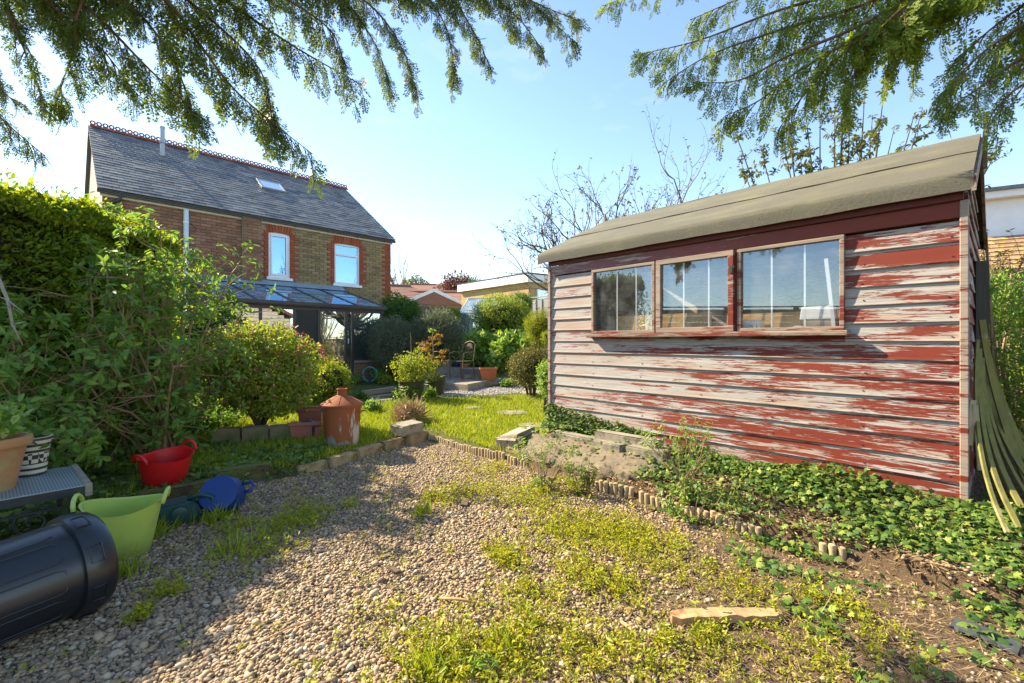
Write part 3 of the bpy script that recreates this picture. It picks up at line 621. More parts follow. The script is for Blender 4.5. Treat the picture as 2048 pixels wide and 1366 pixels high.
# ------------------------------------------------------------------ edgings
M['log'] = mat('edging_log', (.40, .30, .17), (.27, .19, .10), .85, 12, pieces=.22, c3=(.20, .19, .07), c3scale=7, c3cut=(.55, .7), bump=.4)
lg = MB().lathe([(.020, -.04), (.0215, -.02), (.0215, .118), (.019, .126), (.010, .130)], 9); lme = lg.mesh('log'); lme.materials.append(M['log']); lme.polygons.foreach_set('use_smooth', np.ones(len(lme.polygons), bool)); lme.set_sharp_from_angle(angle=R(40))
def edging(e0, e1, label, skip=()):
    p = EA + SW * e0; root = thing('log_edging', label, 'edging', (p.x, p.y, 0), math.atan2(SW.y, SW.x), 'rolls of log edging round the gravel'); n = int((e1 - e0) / .046)
    for i in range(n):
        s = e0 + i * .046
        if any(a < s < c for a, c in skip): continue
        q = EA + SW * s; o = bpy.data.objects.new('log', lme); link(o, root); o.location = (i * .046, random.uniform(-.006, .006) + .018 * math.sin(i * .21), random.uniform(-.014, .006) - .028 - .012 * math.sin(i * .13)); o.rotation_euler = (random.uniform(-.07, .09), random.uniform(-.04, .04), random.uniform(0, 6))
    return root
edging(.02, 1.60, 'short half round log edging along the sunny lawn corner')
edging(1.64, 3.2, 'log edging buried in weeds below the concrete slab', skip=((1.9, 2.5),))
edging(3.22, 4.15, 'log edging beside the ivy in front of the shed')
edging(4.45, 4.60, 'few stub logs of edging poking from ivy litter')
M['stone'] = mat('buff_stone', (.40, .29, .15), (.27, .19, .10), .9, 11, pieces=.15, c3=(.13, .12, .03), c3scale=6, c3cut=(.5, .64), bump=.6, bdist=.012)
M['moss'] = mat('mossy_stone', (.10, .12, .02), (.15, .13, .04), .95, 24, c3=(.09, .065, .035), c3scale=7, bump=1, bdist=.02)
le = thing('stone_edging', 'row of buff stone kerb blocks between gravel and shaded lawn', 'edging', (-1.147, 6.0, 0))
def block(P0, P1, w_, h, z, name, mtl, parent=None, tilt=0, off=Vector((0, 0))):
    P0, P1 = Vector(P0), Vector(P1); c = (P0 + P1) / 2 + off; d = P1 - P0; b = MB().box((0, 0, 0), (d.length - .012, w_, h)); me = b.mesh(name, .012, 2)
    for v in me.vertices: v.co += Vector((random.uniform(-1, 1), random.uniform(-1, 1), random.uniform(-1, 1))) * .004
    o = obj(name, me, mtl, parent, False); o.location = Vector((c.x, c.y, z + h / 2)) - (parent.location if parent else Vector()); o.rotation_euler = (tilt, 0, math.atan2(d.y, d.x)); return o
pts = [Vector(p) for p in LEFT[::-1]]
block(pts[0], pts[0].lerp(pts[1], .62), .16, .15, -.02, 'kerb_block', M['stone'], le)
for i, (a, c) in enumerate(((.64, 1.25), (1.27, 2.0), (2.02, 2.75), (2.77, 3.5))):
    f = lambda s: pts[int(s)].lerp(pts[int(s) + 1], s - int(s)); block(f(a), f(c), .15, .13 - .008 * i, -.02, 'kerb_block', M['stone'], le, off=Vector((-.05, .03)))
o = block(pts[0].lerp(pts[1], .05), pts[0].lerp(pts[1], .72), .22, .13, .125, 'concrete_block', M['concrete'], None, R(-6), Vector((-.08, .04))); tag(o, 'loose concrete block lying on the kerb at the gravel corner', 'block')
o = block((-2.62, 4.02), (-2.28, 4.28), .13, .14, .02, 'mossy_block', M['moss']); tag(o, 'moss covered stone block at the end of the kerb', 'block')
o = block((-3.1, 3.28), (-2.55, 3.88), .12, .13, .0, 'mossy_timber', M['moss']); tag(o, 'mossy timber edging behind the blue tub', 'timber')
# concrete kerb stones and slab in front of the shed
def shed_pt(s, e, z): p = SL + SW * s - SN * e; return Vector((p.x, p.y, z))
for s0, s1, e, z, lab in ((.28, 1.02, .24, .24, 'long grey kerb stone lying along the ivy at the shed foot'), (.98, 1.20, .30, .245, 'short kerb stone end sticking out below the upper kerb stone'), (.80, 1.50, .18, .315, 'kerb stone stacked on the others beside the shed'), (1.22, 1.62, .27, .25, 'kerb stone half buried behind the leafy weed')):
    a, c = shed_pt(s0, e, 0), shed_pt(s1, e, 0); o = block((a.x, a.y), (c.x, c.y), .13, .09, z, 'kerb_stone', M['concrete']); tag(o, lab, 'kerb stone')
b = MB(); n = 26; rr = random.Random(4); top = []; 
for i in range(n + 1):
    s = -.12 + 1.85 * i / n; e1 = .30 + rr.uniform(-.03, .03); e0 = .64 + rr.uniform(-.05, .05) - (.25 * max(0, (s - 1.2) / .5) ** 2); row = []
    for j in range(7):
        f = j / 6; p = shed_pt(s, e1 + (e0 - e1) * f, 0); row.append((p.x, p.y, .285 - .15 * f ** 1.3 + rr.uniform(-.012, .012)))
    p = shed_pt(s, e0 + .01, 0); row.append((p.x, p.y, .04)); top.append(row)
k = len(top[0]); b.add([p for r_ in top for p in r_], [(i * k + j, i * k + j + 1, (i + 1) * k + j + 1, (i + 1) * k + j) for i in range(n) for j in range(k - 1)] + [tuple(range(k))[::-1], tuple(n * k + j for j in range(k))])
M['slab'] = mat('mossy_concrete', (.23, .18, .12), (.145, .115, .075), .95, 16, c3=(.05, .042, .02), c3scale=11, c3cut=(.54, .60), bump=.8, bdist=.012)
tag(b.build('concrete_haunch', M['slab'], None, smooth=True), 'sloping cracked concrete with moss spots in front of the shed', 'concrete slab')
b = MB().box((0, 0, 0), (.34, .42, .17)); me = b.mesh('slab', .03, 2)
for v in me.vertices: v.co += Vector((random.uniform(-1, 1), random.uniform(-1, 1), random.uniform(-1, 1))) * .02
o = obj('broken_slab', me, M['concrete']); p = shed_pt(-.12, .42, .20); o.location = p; o.rotation_euler = (R(6), R(-8), R(-40)); tag(o, 'broken concrete lump at the lawn end of the shed base', 'concrete slab')
# stepping stones
for (u, v, w_, d_), lab in zip(((1026, 831, .5, .42), (946, 822, .30, .26), (1075, 853, .55, .35), (1070, 795, .6, .5), (760, 808, .5, .4)), ('large stone paving slab set in the lawn', 'small paving stone sunk in the lawn grass', 'paving slab against the shed corner on the lawn', 'paving slab by the round shrub beside the cobbles', 'bare paving slab between the potted plants and the rusty incinerator')):
    p = on(u, v, .14); p = G(p.x, p.y, .012); b = MB(); n = 11; ring = [(w_ * .5 * math.cos(6.283 * i / n) * random.uniform(.88, 1.1), d_ * .5 * math.sin(6.283 * i / n) * random.uniform(.88, 1.1)) for i in range(n)]
    b.extrude([(x, y, 0) for x, y in ring], [(0, 0, -.04), (0, 0, .022)]); o = b.build('stepping_stone', M['concrete'], bevel=.006); o.location = p; tag(o, lab, 'paving stone', 'stepping stones in the lawn')
# ------------------------------------------------------------------ things standing about
M['rust'] = mat('rusty_steel', (.34, .10, .03), (.20, .055, .02), .8, 6, c3=(.40, .37, .33), c3scale=2.3, c3cut=(.60, .64), stretch=(1, 1, .5), bump=.3)
p = on(684, 890, .10); p = G(p.x, p.y); inc = thing('incinerator_bin', 'rusty garden incinerator bin with conical lid and chimney', 'incinerator', p)
m, t, b_ = nodes('rust_over_zinc'); co = coords(t); sx = nn(t, 'SeparateXYZ'); t.links.new(co, sx.inputs[0]); n1 = noise(t, vec_scale(t, co, (1, 1, .35)), 6, 6, .65)
f = math_(t, 'ADD', math_(t, 'MULTIPLY', sx.outputs[2], 1.5), n1); msk = ramp(t, f, [(.60, (0, 0, 0)), (.66, (1, 1, 1))]); n2 = noise(t, vec_scale(t, co, (1, 1, .3)), 9, 5)
rst = mixc(t, n2, (.36, .10, .025), (.19, .055, .022)); zn = mixc(t, n2, (.16, .17, .17), (.30, .29, .27)); streak = ramp(t, noise(t, vec_scale(t, co, (1, 1, .22)), 7.5, 6, .6), [(.60, (0, 0, 0)), (.645, (1, 1, 1))])
t.links.new(mixc(t, streak, mixc(t, msk, zn, rst), (.46, .42, .36)), b_.inputs['Base Color']); b_.inputs['Roughness'].default_value = .7; setb(t, b_, n1, .3, .004); M['rustzinc'] = m
IR = .215
MB().lathe([(IR * .86, .0), (IR * .87, .02), (IR * .98, .46), (IR * 1.0, .475), (IR * .97, .48), (IR * .85, .03)], 36).build('body', M['rustzinc'], inc, angle=30)
lid = MB().lathe([(IR * 1.09, .462), (IR * 1.10, .485), (IR * 1.04, .497), (.10, .565), (.055, .585), (.052, .64), (.06, .648), (.058, .66), (.045, .66), (.045, .59)], 36).build('lid', M['rust'], inc, angle=30)
for k in range(9):
    a = k * .698; MB().tube([(.075 * math.cos(a), .075 * math.sin(a), .578), (IR * 1.02 * math.cos(a), IR * 1.02 * math.sin(a), .500)], .0045, 4).build('seam', M['rust'], lid)
for s in (-1, 1): MB().tube([(s * IR * .97, -.05, .40), (s * (IR + .035), -.05, .40), (s * (IR + .035), .05, .40), (s * IR * .97, .05, .40)], .006, 5).build('handle', M['rust'], inc)
for k in range(3):
    a = k * 2.09 + .5; MB().span((IR * .8 * math.cos(a) - .015, IR * .8 * math.sin(a) - .015, -.05), (IR * .8 * math.cos(a) + .015, IR * .8 * math.sin(a) + .015, .01)).build('foot', M['rustzinc'], inc)

def tub(name, label, loc, rz, rtop, rbot, h, m, squash=1.0, flare=.06, tilt=(0, 0)):
    """flexible two-handled garden tub: oval open shell with looped handles rising from the rim"""
    root = thing(name, label, 'tub', loc, rz, 'flexible garden tubs'); root.rotation_euler = (tilt[0], tilt[1], rz)
    n = 40; prof = [(0, .0), (rbot * .9, 0), (rbot, .015), (rbot + (rtop - rbot) * .5, h * .5), (rtop, h), (rtop + .007, h + .002), (rtop + .007, h - .010)]
    inner = [(rtop - .006, h - .004), (rbot + (rtop - rbot) * .5 - .006, h * .5), (rbot - .008, .022), (0, .02)]
    b = MB(); P = prof[:6] + inner; vs = []
    for r_, z in P:
        for k in range(n):
            a = 2 * math.pi * k / n; sag = flare * math.cos(2 * a) * (z / h) ** 2; vs.append((r_ * math.cos(a) * (1 + .05 * (z / h)), r_ * math.sin(a) * squash, z + sag * (1 if z > .05 else 0)))
    b.add(vs, [(i * n + k, i * n + (k + 1) % n, (i + 1) * n + (k + 1) % n, (i + 1) * n + k) for i in range(len(P) - 1) for k in range(n)]); b.build('shell', m, root, angle=50)
    for s in (-1, 1):
        hp = []
        for k in range(9):
            a = math.pi * k / 8; hp.append((s * (rtop * 1.05 + .012 + .012 * math.sin(a)), -.075 * math.cos(a), h + flare - .02 + .07 * math.sin(a)))
        MB().tube(hp, .012, 7).build('handle', m, root, smooth=True)
    return root
M['redplastic'] = mat('red_plastic', (.62, .012, .012), (.50, .01, .012), .4, 3, bump=.04, spec=.45, c3=(.40, .05, .035), c3scale=4, c3cut=(.55, .8)); M['limeplastic'] = mat('lime_plastic', (.45, .56, .11), (.38, .49, .09), .45, 3, bump=.04, spec=.4, c3=(.30, .33, .09), c3scale=5, c3cut=(.52, .78))
p = on(312, 978, .09); tub('garden_tub', 'red flexible garden tub standing on the shaded lawn edge', G(p.x, p.y + .1), R(75), .185, .145, .27, M['redplastic'], .95, .012, (R(6), R(-4)))
p = on(205, 1128, 0); tub('garden_tub', 'lime green flexible tub beside the black bin', G(p.x, p.y + .12), R(28), .185, .15, .31, M['limeplastic'], .9, .02, (R(2), R(3)))

# black water butt lying on its side
bu = thing('water_butt', 'black plastic barrel with lid lying on its side', 'barrel', (-2.085, 2.20, .232)); ax = Vector((-.42, -.905, -.035)).normalized(); bu.rotation_euler = (-ax).to_track_quat('Z', 'X').to_euler()
m, t, b_ = nodes('black_plastic'); co = coords(t); b_.inputs['Base Color'].default_value = (.012, .015, .02, 1); n1 = noise(t, vec_scale(t, co, (3, 3, .6)), 5, 5); t.links.new(math_(t, 'MULTIPLY_ADD', n1, .25, .22), b_.inputs['Roughness']); b_.inputs['Specular IOR Level'].default_value = .6; M['blackplastic'] = m
MB().lathe([(.165, -.95), (.175, -.94), (.18, -.87), (.186, -.86), (.186, -.82), (.18, -.81), (.205, -.35), (.215, -.06), (.217, .0)], 48).build('barrel', M['blackplastic'], bu, angle=35)
ld = MB().lathe([(.222, -.07), (.236, -.068), (.240, -.05), (.240, -.01), (.236, .005), (.232, .035), (.215, .055), (.16, .065), (.155, .058), (.05, .062), (0.001, .062)], 48).build('lid', M['blackplastic'], bu, angle=35)
for k in range(10):
    a = k * .628 + .2
    pn = [(( .192 + .021 * ((z + .72) / .62)) * math.cos(a + da), (.192 + .021 * ((z + .72) / .62)) * math.sin(a + da), z) for da, z in ((-.2, -.70), (.2, -.70), (.24, -.67), (.24, -.16), (.2, -.13), (-.2, -.13), (-.24, -.16), (-.24, -.67), (-.2, -.70))]
    MB().tube(pn, .0035, 5, caps=False).build('panel_rib', M['blackplastic'], bu, smooth=True)
for k in range(8):
    a = k * .785 + .35; q = [(.242 * math.cos(a + da), .242 * math.sin(a + da), z) for da, z in ((-.16, -.048), (.16, -.048), (.16, .0), (-.16, .0), (-.16, -.048))]; MB().tube(q, .003, 4, caps=False).build('lid_rib', M['blackplastic'], ld)

# dark green can and blue vessel lying on the gravel edge
M['greenplastic'] = mat('dark_green_plastic', (.012, .06, .055), (.015, .05, .045), .4, 3, bump=.04); M['blueplastic'] = mat('blue_plastic', (.012, .045, .20), (.01, .035, .15), .38, 3, bump=.04)
p = on(318, 1062, 0); can = thing('watering_can', 'dark green plastic can lying on its side by the kerb', 'watering can', G(p.x, p.y + .12), R(38))
b = MB(); pr = [(-.17, .012), (.10, .0), (.17, .03), (.17, .10), (.10, .17), (-.13, .15), (-.17, .09)]; b.extrude([(x, -.085, z) for x, z in pr], [(0, 0, 0), (0, .17, 0)]); b.build('body', M['greenplastic'], can, bevel=.02, seg=3, angle=40)
MB().tube([(.09, -.03, .165), (.17, -.05, .19), (.235, -.06, .16), (.235, -.06, .08), (.165, -.04, .035)], .017, 8).build('handle', M['greenplastic'], can, smooth=True)
MB().tube([(-.15, 0, .04), (-.26, .02, .06), (-.36, .03, .075)], [.035, .02, .014], 8).build('spout', M['greenplastic'], can, smooth=True)
MB().lathe([(.045, 0), (.05, .012), (.05, .03), (.035, .034)], 16, (.04, -.085, .09), Matrix.Rotation(R(90), 3, 'X')).build('cap', M['greenplastic'], can, angle=40)
p = on(420, 1040, 0); bv = thing('round_bowl', 'blue plastic round bowl with handle propped on edge', 'bowl', G(p.x, p.y + .08)); q = Matrix.Rotation(R(-64), 3, 'X')
BM_ = Matrix.Rotation(R(18), 3, 'Z') @ Matrix.Rotation(R(62), 3, 'X'); bc = Vector((0, .05, .135))
MB().lathe([(.105, 0.10), (.125, .095), (.142, .04), (.150, -.04), (.154, -.055), (.145, -.055), (.135, .03), (.11, .08), (.02, .085)], 36, bc, BM_).build('shell', M['blueplastic'], bv, angle=40)
hp = [bc + BM_ @ Vector(x) for x in ((.125, .08, -.03), (.185, .095, -.03), (.205, .06, -.03), (.19, .02, -.03), (.145, .02, -.03))]; MB().tube(hp, .013, 8).build('handle', M['blueplastic'], bv, smooth=True)

# terracotta coloured troughs beside the incinerator
M['brownplastic'] = mat('terracotta_plastic', (.34, .12, .075), (.28, .095, .06), .55, 4, bump=.04)
def trough(name, label, loc, rz, l, w_, h, m, tilt=0, fill=None):
    root = thing(name, label, 'planter', loc, rz, 'terracotta coloured planters'); root.rotation_euler = (tilt, 0, rz)
    b = MB(); o_ = [(x * .84, y * .8, 0) for x, y in ((-l / 2, -w_ / 2), (l / 2, -w_ / 2), (l / 2, w_ / 2), (-l / 2, w_ / 2))] + [(x, y, h) for x, y in ((-l / 2, -w_ / 2), (l / 2, -w_ / 2), (l / 2, w_ / 2), (-l / 2, w_ / 2))]
    i_ = [(x * .94, y * .9, z + (.015 if z == 0 else 0)) for x, y, z in o_]; b.add(o_ + i_, [(0, 3, 2, 1), (0, 1, 5, 4), (1, 2, 6, 5), (2, 3, 7, 6), (3, 0, 4, 7), (8, 9, 10, 11), (8, 12, 13, 9), (9, 13, 14, 10), (10, 14, 15, 11), (11, 15, 12, 8), (4, 5, 13, 12), (5, 6, 14, 13), (6, 7, 15, 14), (7, 4, 12, 15)]); b.build('body', m, root)
    rect = [(-l / 2 - .008, -w_ / 2 - .008), (l / 2 + .008, -w_ / 2 - .008), (l / 2 + .008, w_ / 2 + .008), (-l / 2 - .008, w_ / 2 + .008)]
    for i in range(4):
        (x0, y0), (x1, y1) = rect[i], rect[(i + 1) % 4]; d = Vector((x1 - x0, y1 - y0, 0)); c = Vector(((x0 + x1) / 2, (y0 + y1) / 2, h - .015)); MB().box(c, (d.length + .018, .018 + .0007 * i, .04 + .0007 * i), Matrix.Rotation(math.atan2(d.y, d.x), 3, 'Z')).build('rim', m, root, bevel=.004)
    if fill: MB().box((0, 0, h * .78), (l * .9, w_ * .86, .03)).build('soil', fill, root)
    return root
p = on(612, 880, .1); trough('planter', 'tilted brown trough planter with dark liner beside the incinerator', G(p.x, p.y, .005), R(12), .34, .20, .20, M['brownplastic'], R(-6))
lp = thing('plastic_liner', 'crumpled dark blue plastic liner in the tilted trough', 'liner', G(p.x + .03, p.y, .16)); b = MB(); vs = [(x * .05 + random.uniform(-.01, .01), y * .035, random.uniform(.0, .055) + .03 * math.exp(-x * x)) for x in range(-2, 4) for y in range(-2, 3)]; b.add(vs, [(i * 5 + j, i * 5 + j + 1, i * 5 + 6 + j, i * 5 + 5 + j) for i in range(5) for j in range(4)]).build('sheet', mat('liner', (.03, .045, .075), (.015, .02, .035), .35, 9), lp, smooth=True)
MB().box((0, 0, -.05), (.2, .12, .12)).build('wad', M['gutter'], lp)
p = on(598, 868, .1); trough('planter', 'empty dark terracotta planter behind the tilted trough', G(p.x - .02, p.y + .42, .0), R(8), .32, .20, .24, M['brownplastic'], 0, M['soil'])
def pot(name, label, loc, r1, r0, h, m, rim=.03, soil=True, cat='pot', group='plant pots in the garden', bulge=0.0, rings=0):
    root = thing(name, label, cat, loc, 0, group)
    MB().lathe([(r0, 0), (r0 + (r1 - r0) * .5 + bulge, h * .5), (r1 - .01, h - rim), (r1 + .012, h - rim), (r1 + .016, h - rim * .5), (r1 + .010, h), (r1 - .014, h), (r1 - .022, h - rim), (r0 + (r1 - r0) * .5 + bulge - .02, h * .5), (r0 * .8, .03)], 32).build('body', m, root, angle=35)
    if soil: MB().lathe([(r1 - .024, h - .035), (.02, h - .02)], 24).build('soil', M['soil'], root)
    for k in range(rings): z = h * (.55 + .14 * k); rr_ = r0 + (r1 - r0) * (.55 + .14 * k) + bulge * .8; MB().lathe([(rr_ + .004, -.006), (rr_ + .010, 0), (rr_ + .004, .006)], 32, (0, 0, z)).build('band', m, root)
    return root
p = on(655, 868, .1); pot('pot', 'small clay pot between the trough and the incinerator', G(p.x + .05, p.y + .35), .09, .065, .17, M['terracotta'])

# iron bench table with perforated metal top
TC, ta, tb_ = Vector((-2.62, 2.79)), Vector((-.65, -.76)).normalized(), Vector((-.76, .65)).normalized(); TZ = .42
tbl = thing('iron_table', 'low scrolled iron table with perforated metal top', 'table', (TC.x, TC.y, 0), math.atan2(-ta.y, -ta.x)); tw, td = 1.05, .66     # local: -x along front edge, +y away
m, t, b_ = nodes('perforated_sheet'); co = coords(t); wv = nn(t, 'TexWave', i_Scale=22); wv.bands_direction = 'X'; t.links.new(co, wv.inputs[0]); wv2 = nn(t, 'TexWave', i_Scale=22); wv2.bands_direction = 'Y'; t.links.new(co, wv2.inputs[0])
hole = ramp(t, math_(t, 'MULTIPLY', wv.outputs[1], wv2.outputs[1]), [(.3, (0, 0, 0)), (.5, (1, 1, 1))]); t.links.new(mixc(t, hole, (.30, .35, .36), (.05, .06, .06)), b_.inputs['Base Color']); b_.inputs['Metallic'].default_value = .4; b_.inputs['Roughness'].default_value = .5; setb(t, b_, hole, -.6, .004); M['perf'] = m
top = MB().span((-tw, 0, TZ - .006), (0, td, TZ)).build('top', M['perf'], tbl)
for a, c in (((-tw, -.004, TZ - .055), (0, .012, TZ - .007)), ((-tw, td - .012, TZ - .055), (0, td, TZ - .007))): MB().span(a, c).build('apron', M['black_metal'], tbl)
MB().span((.0005, -.01, TZ - .07), (.035, td + .01, TZ + .006)).build('end_board', M['oldwood'], tbl, bevel=.004)
for x in (-.06, -.98):
    for y in (.03, td - .03): MB().span((x - .014, y - .014, .0), (x + .014, y + .014, TZ - .055)).build('leg', M['black_metal'], tbl)
    MB().span((x - .012, .045, .045), (x + .012, td - .045, .065)).build('foot_rail', M['black_metal'], tbl)
for y0 in (.0,):
    for k, (cx_, cz_, r_, turn) in enumerate(((-.22, .25, .10, 1), (-.45, .22, .11, -1), (-.70, .25, .10, 1), (-.20, .10, .06, -1), (-.58, .09, .06, 1), (-.88, .14, .08, -1), (-.34, .09, .05, 1))):
        sp_ = [(cx_ + turn * r_ * (1 - i / 30) * math.cos(i * .42), y0 + .02, cz_ + r_ * (1 - i / 30) * math.sin(i * .42)) for i in range(26)]; MB().tube(sp_, .007, 5).build('scroll', M['black_metal'], tbl, smooth=True)
MB().span((-1.0, .013, .30), (-.05, .026, .312)).build('stretcher', M['black_metal'], tbl)
m = mat('aged_terracotta', (.47, .24, .10), (.36, .16, .07), .8, 5, c3=(.34, .30, .12), c3scale=6, c3cut=(.48, .66), bump=.2)
tp = Vector((TC.x, TC.y, TZ)) + Vector((*(ta * .40 + tb_ * .30), .0)); big = pot('pot', 'large weathered clay pot on the iron table', tp, .185, .125, .31, m, .05)
cpot = thing('pot', 'small cream and black patterned pot on the iron table', 'pot', Vector((TC.x, TC.y, TZ)) + Vector((*(ta * .20 + tb_ * .575), 0)), 0, 'plant pots in the garden')
m, t, b_ = nodes('patterned_glaze'); co = coords(t); sx = nn(t, 'SeparateXYZ'); t.links.new(co, sx.inputs[0]); z_ = math_(t, 'MULTIPLY', sx.outputs[2], 26); bands = math_(t, 'GREATER_THAN', math_(t, 'FRACT', z_), .42); ck = nn(t, 'TexChecker', i_Scale=36); t.links.new(co, ck.inputs[0]); zmid = math_(t, 'MULTIPLY', math_(t, 'GREATER_THAN', sx.outputs[2], .085), math_(t, 'LESS_THAN', sx.outputs[2], .15)); f = mixc(t, zmid, bands, ck.outputs[1])
t.links.new(mixc(t, f, (.03, .03, .03), (.62, .58, .44)), b_.inputs['Base Color']); b_.inputs['Roughness'].default_value = .3
MB().lathe([(.075, 0), (.098, .225), (.108, .227), (.108, .25), (.092, .25), (.085, .2), (.06, .03)], 28).build('body', m, cpot, angle=35); MB().lathe([(.088, .215), (.01, .225)], 20).build('soil', M['soil'], cpot)

# planks, slate and sticks on the ground
def old_board(name, label, p0, p1, wd, th, m, cat, seed=0, zoff=.0, blunt=False):
    r_ = random.Random(seed); a, c = G(*p0), G(*p1); d = (c - a); n = 14; s = Vector((-d.y, d.x, 0)).normalized(); b = MB(); rows = []
    for i in range(n + 1):
        f = i / n; ends = 1 if blunt else min(1, (min(f, 1 - f) * 9 + .45)); hw = wd / 2 * ends * (1 + r_.uniform(-.1, .1)); p_ = a.lerp(c, f) + Vector((0, 0, zoff + .006 * math.sin(f * 5))); rows += [p_ - s * hw, p_ + s * hw, p_ + s * hw * .96 + Vector((0, 0, th)), p_ - s * hw * .96 + Vector((0, 0, th * r_.uniform(.8, 1.1)))]
    b.add(rows, [(i * 4 + j, i * 4 + (j + 1) % 4, (i + 1) * 4 + (j + 1) % 4, (i + 1) * 4 + j) for i in range(n) for j in range(4)] + [(3, 2, 1, 0), tuple(n * 4 + j for j in range(4))]); o = b.build(name, m); return tag(o, label, cat)
M['splint'] = mat('bare_split_wood', (.52, .33, .16), (.37, .21, .10), .8, 7, stretch=(.6, 6, 6), c3=(.25, .10, .045), c3scale=5, c3cut=(.58, .66), bump=.6)
a, c = on(1342, 1243), on(1560, 1240); old_board('split_plank', 'bare split plank lying on the soil', (a.x, a.y), (c.x, c.y), .065, .035, M['splint'], 'plank', 1, .008)
a, c = on(1905, 1215, .1), on(2040, 1262, .1); old_board('slate_piece', 'dark grey flat slate strip lying in the ivy litter', (a.x, a.y), (c.x, c.y), .11, .012, mat('wet_slate', (.055, .06, .065), (.09, .095, .10), .45, 9), 'slate', 2, .02, True)
for k, (u0, v0, u1, v1, wdt, lab) in enumerate(((1243, 1250, 1282, 1288, .012, 'pale straight stick beside the split plank'), (520, 1300, 640, 1250, .006, 'thin dry twig lying across the gravel'), (1175, 1345, 1190, 1366, .008, 'short pale stick in the weeds'), (880, 1200, 960, 1212, .012, 'brown twig on the sunny gravel'))):
    a, c = on(u0, v0), on(u1, v1); o = MB().tube([G(a.x, a.y, .02), G((a.x + c.x) / 2, (a.y + c.y) / 2, .028), G(c.x, c.y, .018)], [wdt * .6, wdt * .7, wdt * .4], 5).build('stick', M['splint'], smooth=True); tag(o, lab, 'stick')
for k, (u, v, sz, lab) in enumerate(((500, 1095, .10, 'brown bark piece in the shaded gravel'), (930, 1012, .11, 'flat brown bark piece in the sunny weeds'), (790, 1145, .07, 'small wood chip on the sunny gravel'))):
    p = on(u, v); o = MB().box((0, 0, 0), (sz, sz * .5, .012)).build('bark_piece', M['bark'], bevel=.003); o.location = G(p.x, p.y, .022); o.rotation_euler = (.1, -.08, .5 + k); tag(o, lab, 'bark')
# laths leaning against the shed end
M['lath'] = mat('algae_lath', (.26, .23, .06), (.15, .14, .04), .8, 6, stretch=(4, 4, .7), c3=(.42, .33, .19), c3scale=4, c3cut=(.6, .68), bump=.4)
M['palelath'] = mat('pale_lath', (.46, .37, .23), (.34, .27, .16), .8, 6, stretch=(4, 4, .7), bump=.4)
def lath(pts, wd, th, m, label):
    pts = [Vector(p) for p in pts]; n = 12; b = MB(); rows = []
    def bz(f):
        q = list(pts)
        while len(q) > 1: q = [q[i].lerp(q[i + 1], f) for i in range(len(q) - 1)]
        return q[0]
    for i in range(n + 1):
        p_ = bz(i / n); tg = (bz(min(1, i / n + .02)) - bz(max(0, i / n - .02))).normalized(); s = tg.cross(Vector((.35, .95, .1))).normalized() * wd / 2; q = tg.cross(s).normalized() * th / 2
        rows += [p_ - s - q, p_ + s - q, p_ + s + q, p_ - s + q]
    b.add(rows, [(i * 4 + j, i * 4 + (j + 1) % 4, (i + 1) * 4 + (j + 1) % 4, (i + 1) * 4 + j) for i in range(n) for j in range(4)] + [(3, 2, 1, 0), tuple(n * 4 + j for j in range(4))]); o = b.build('bent_lath', m); return tag(o, label, 'lath', 'bent laths leaning on the shed end')
LB = 'bowed green algae covered lath in the bundle leaning on the shed end'
for k in range(8):
    top = at(1955 + k * 4, 680 + 18 * k, 3.02 + .06 * k); bot = on(2015 + k * 24, 1066 - k * 10, .28); mid = at(1938 + k * 12, 900 - 6 * k, 2.82 + .06 * k); lath([top, mid, bot.lerp(mid, .35), bot], .017 + .005 * (k % 3), .016, M['lath'], LB)
for k in range(2): lath([at(1964 + k * 6, 640 + 50 * k, 3.15 + .06 * k), at(1985 + k * 14, 820, 3.16 + .06 * k), on(2075 + k * 22, 1010 - 10 * k, .28)], .036, .016, M['lath'], 'broad green lath propped behind the bowed laths')
lath([at(1946, 800, 2.84), at(1941, 850, 2.83), at(1938, 890, 2.84)], .030, .012, M['palelath'], 'short pale lath offcut hooked on the shed corner')
lath([at(1950, 810, 2.83), at(1955, 870, 2.82), at(1960, 940, 2.83)], .026, .012, M['palelath'], 'longer pale lath offcut hanging beside the shed corner')
o = MB().span((-.05, -.05, 0), (.05, .05, 1.62)).build('fence_post', mat('dark_post', (.055, .05, .035), (.035, .03, .022), .9, 12, stretch=(4, 4, .5), bump=.5)); o.location = G(3.62, 3.55); tag(o, 'dark square timber post behind the shed end', 'post')
# ------------------------------------------------------------------ plants: branch and leaf makers
def grow(b, p, d, L, r, lev, tips, rn, bend=.25, up=.15, kids=(2, 3), shrink=.68, sides=5, side_tips=True, ang=.75):
    pts = [p.copy()]; dd = d.normalized(); n = 4
    for i in range(n):
        dd = (dd + Vector((rn.gauss(0, 1), rn.gauss(0, 1), rn.gauss(0, 1))) * bend * .35 + Vector((0, 0, up * .3))).normalized(); pts.append(pts[-1] + dd * (L / n))
    b.tube(pts, [r * (1 - .45 * i / n) for i in range(n + 1)], sides, caps=lev == 0)
    if lev <= 0: tips.append((pts[-1], dd)); return
    for k in range(rn.randint(*kids)):
        q = pts[-1] if k == 0 else pts[rn.randint(2, n)]
        ax = dd.orthogonal().normalized(); ax.rotate(Matrix.Rotation(rn.uniform(0, 6.28), 3, dd)); nd = (dd + ax * (ang * rn.uniform(.4, 1.2)) * (0.5 if k == 0 else 1)).normalized()
        grow(b, q, nd, L * shrink * rn.uniform(.8, 1.2), r * .58, lev - 1, tips, rn, bend, up, kids, shrink, max(3, sides - 1), side_tips, ang)
    if side_tips and lev == 1: tips.append((pts[2], (dd + Vector((rn.gauss(0, .5), rn.gauss(0, .5), .3))).normalized()))
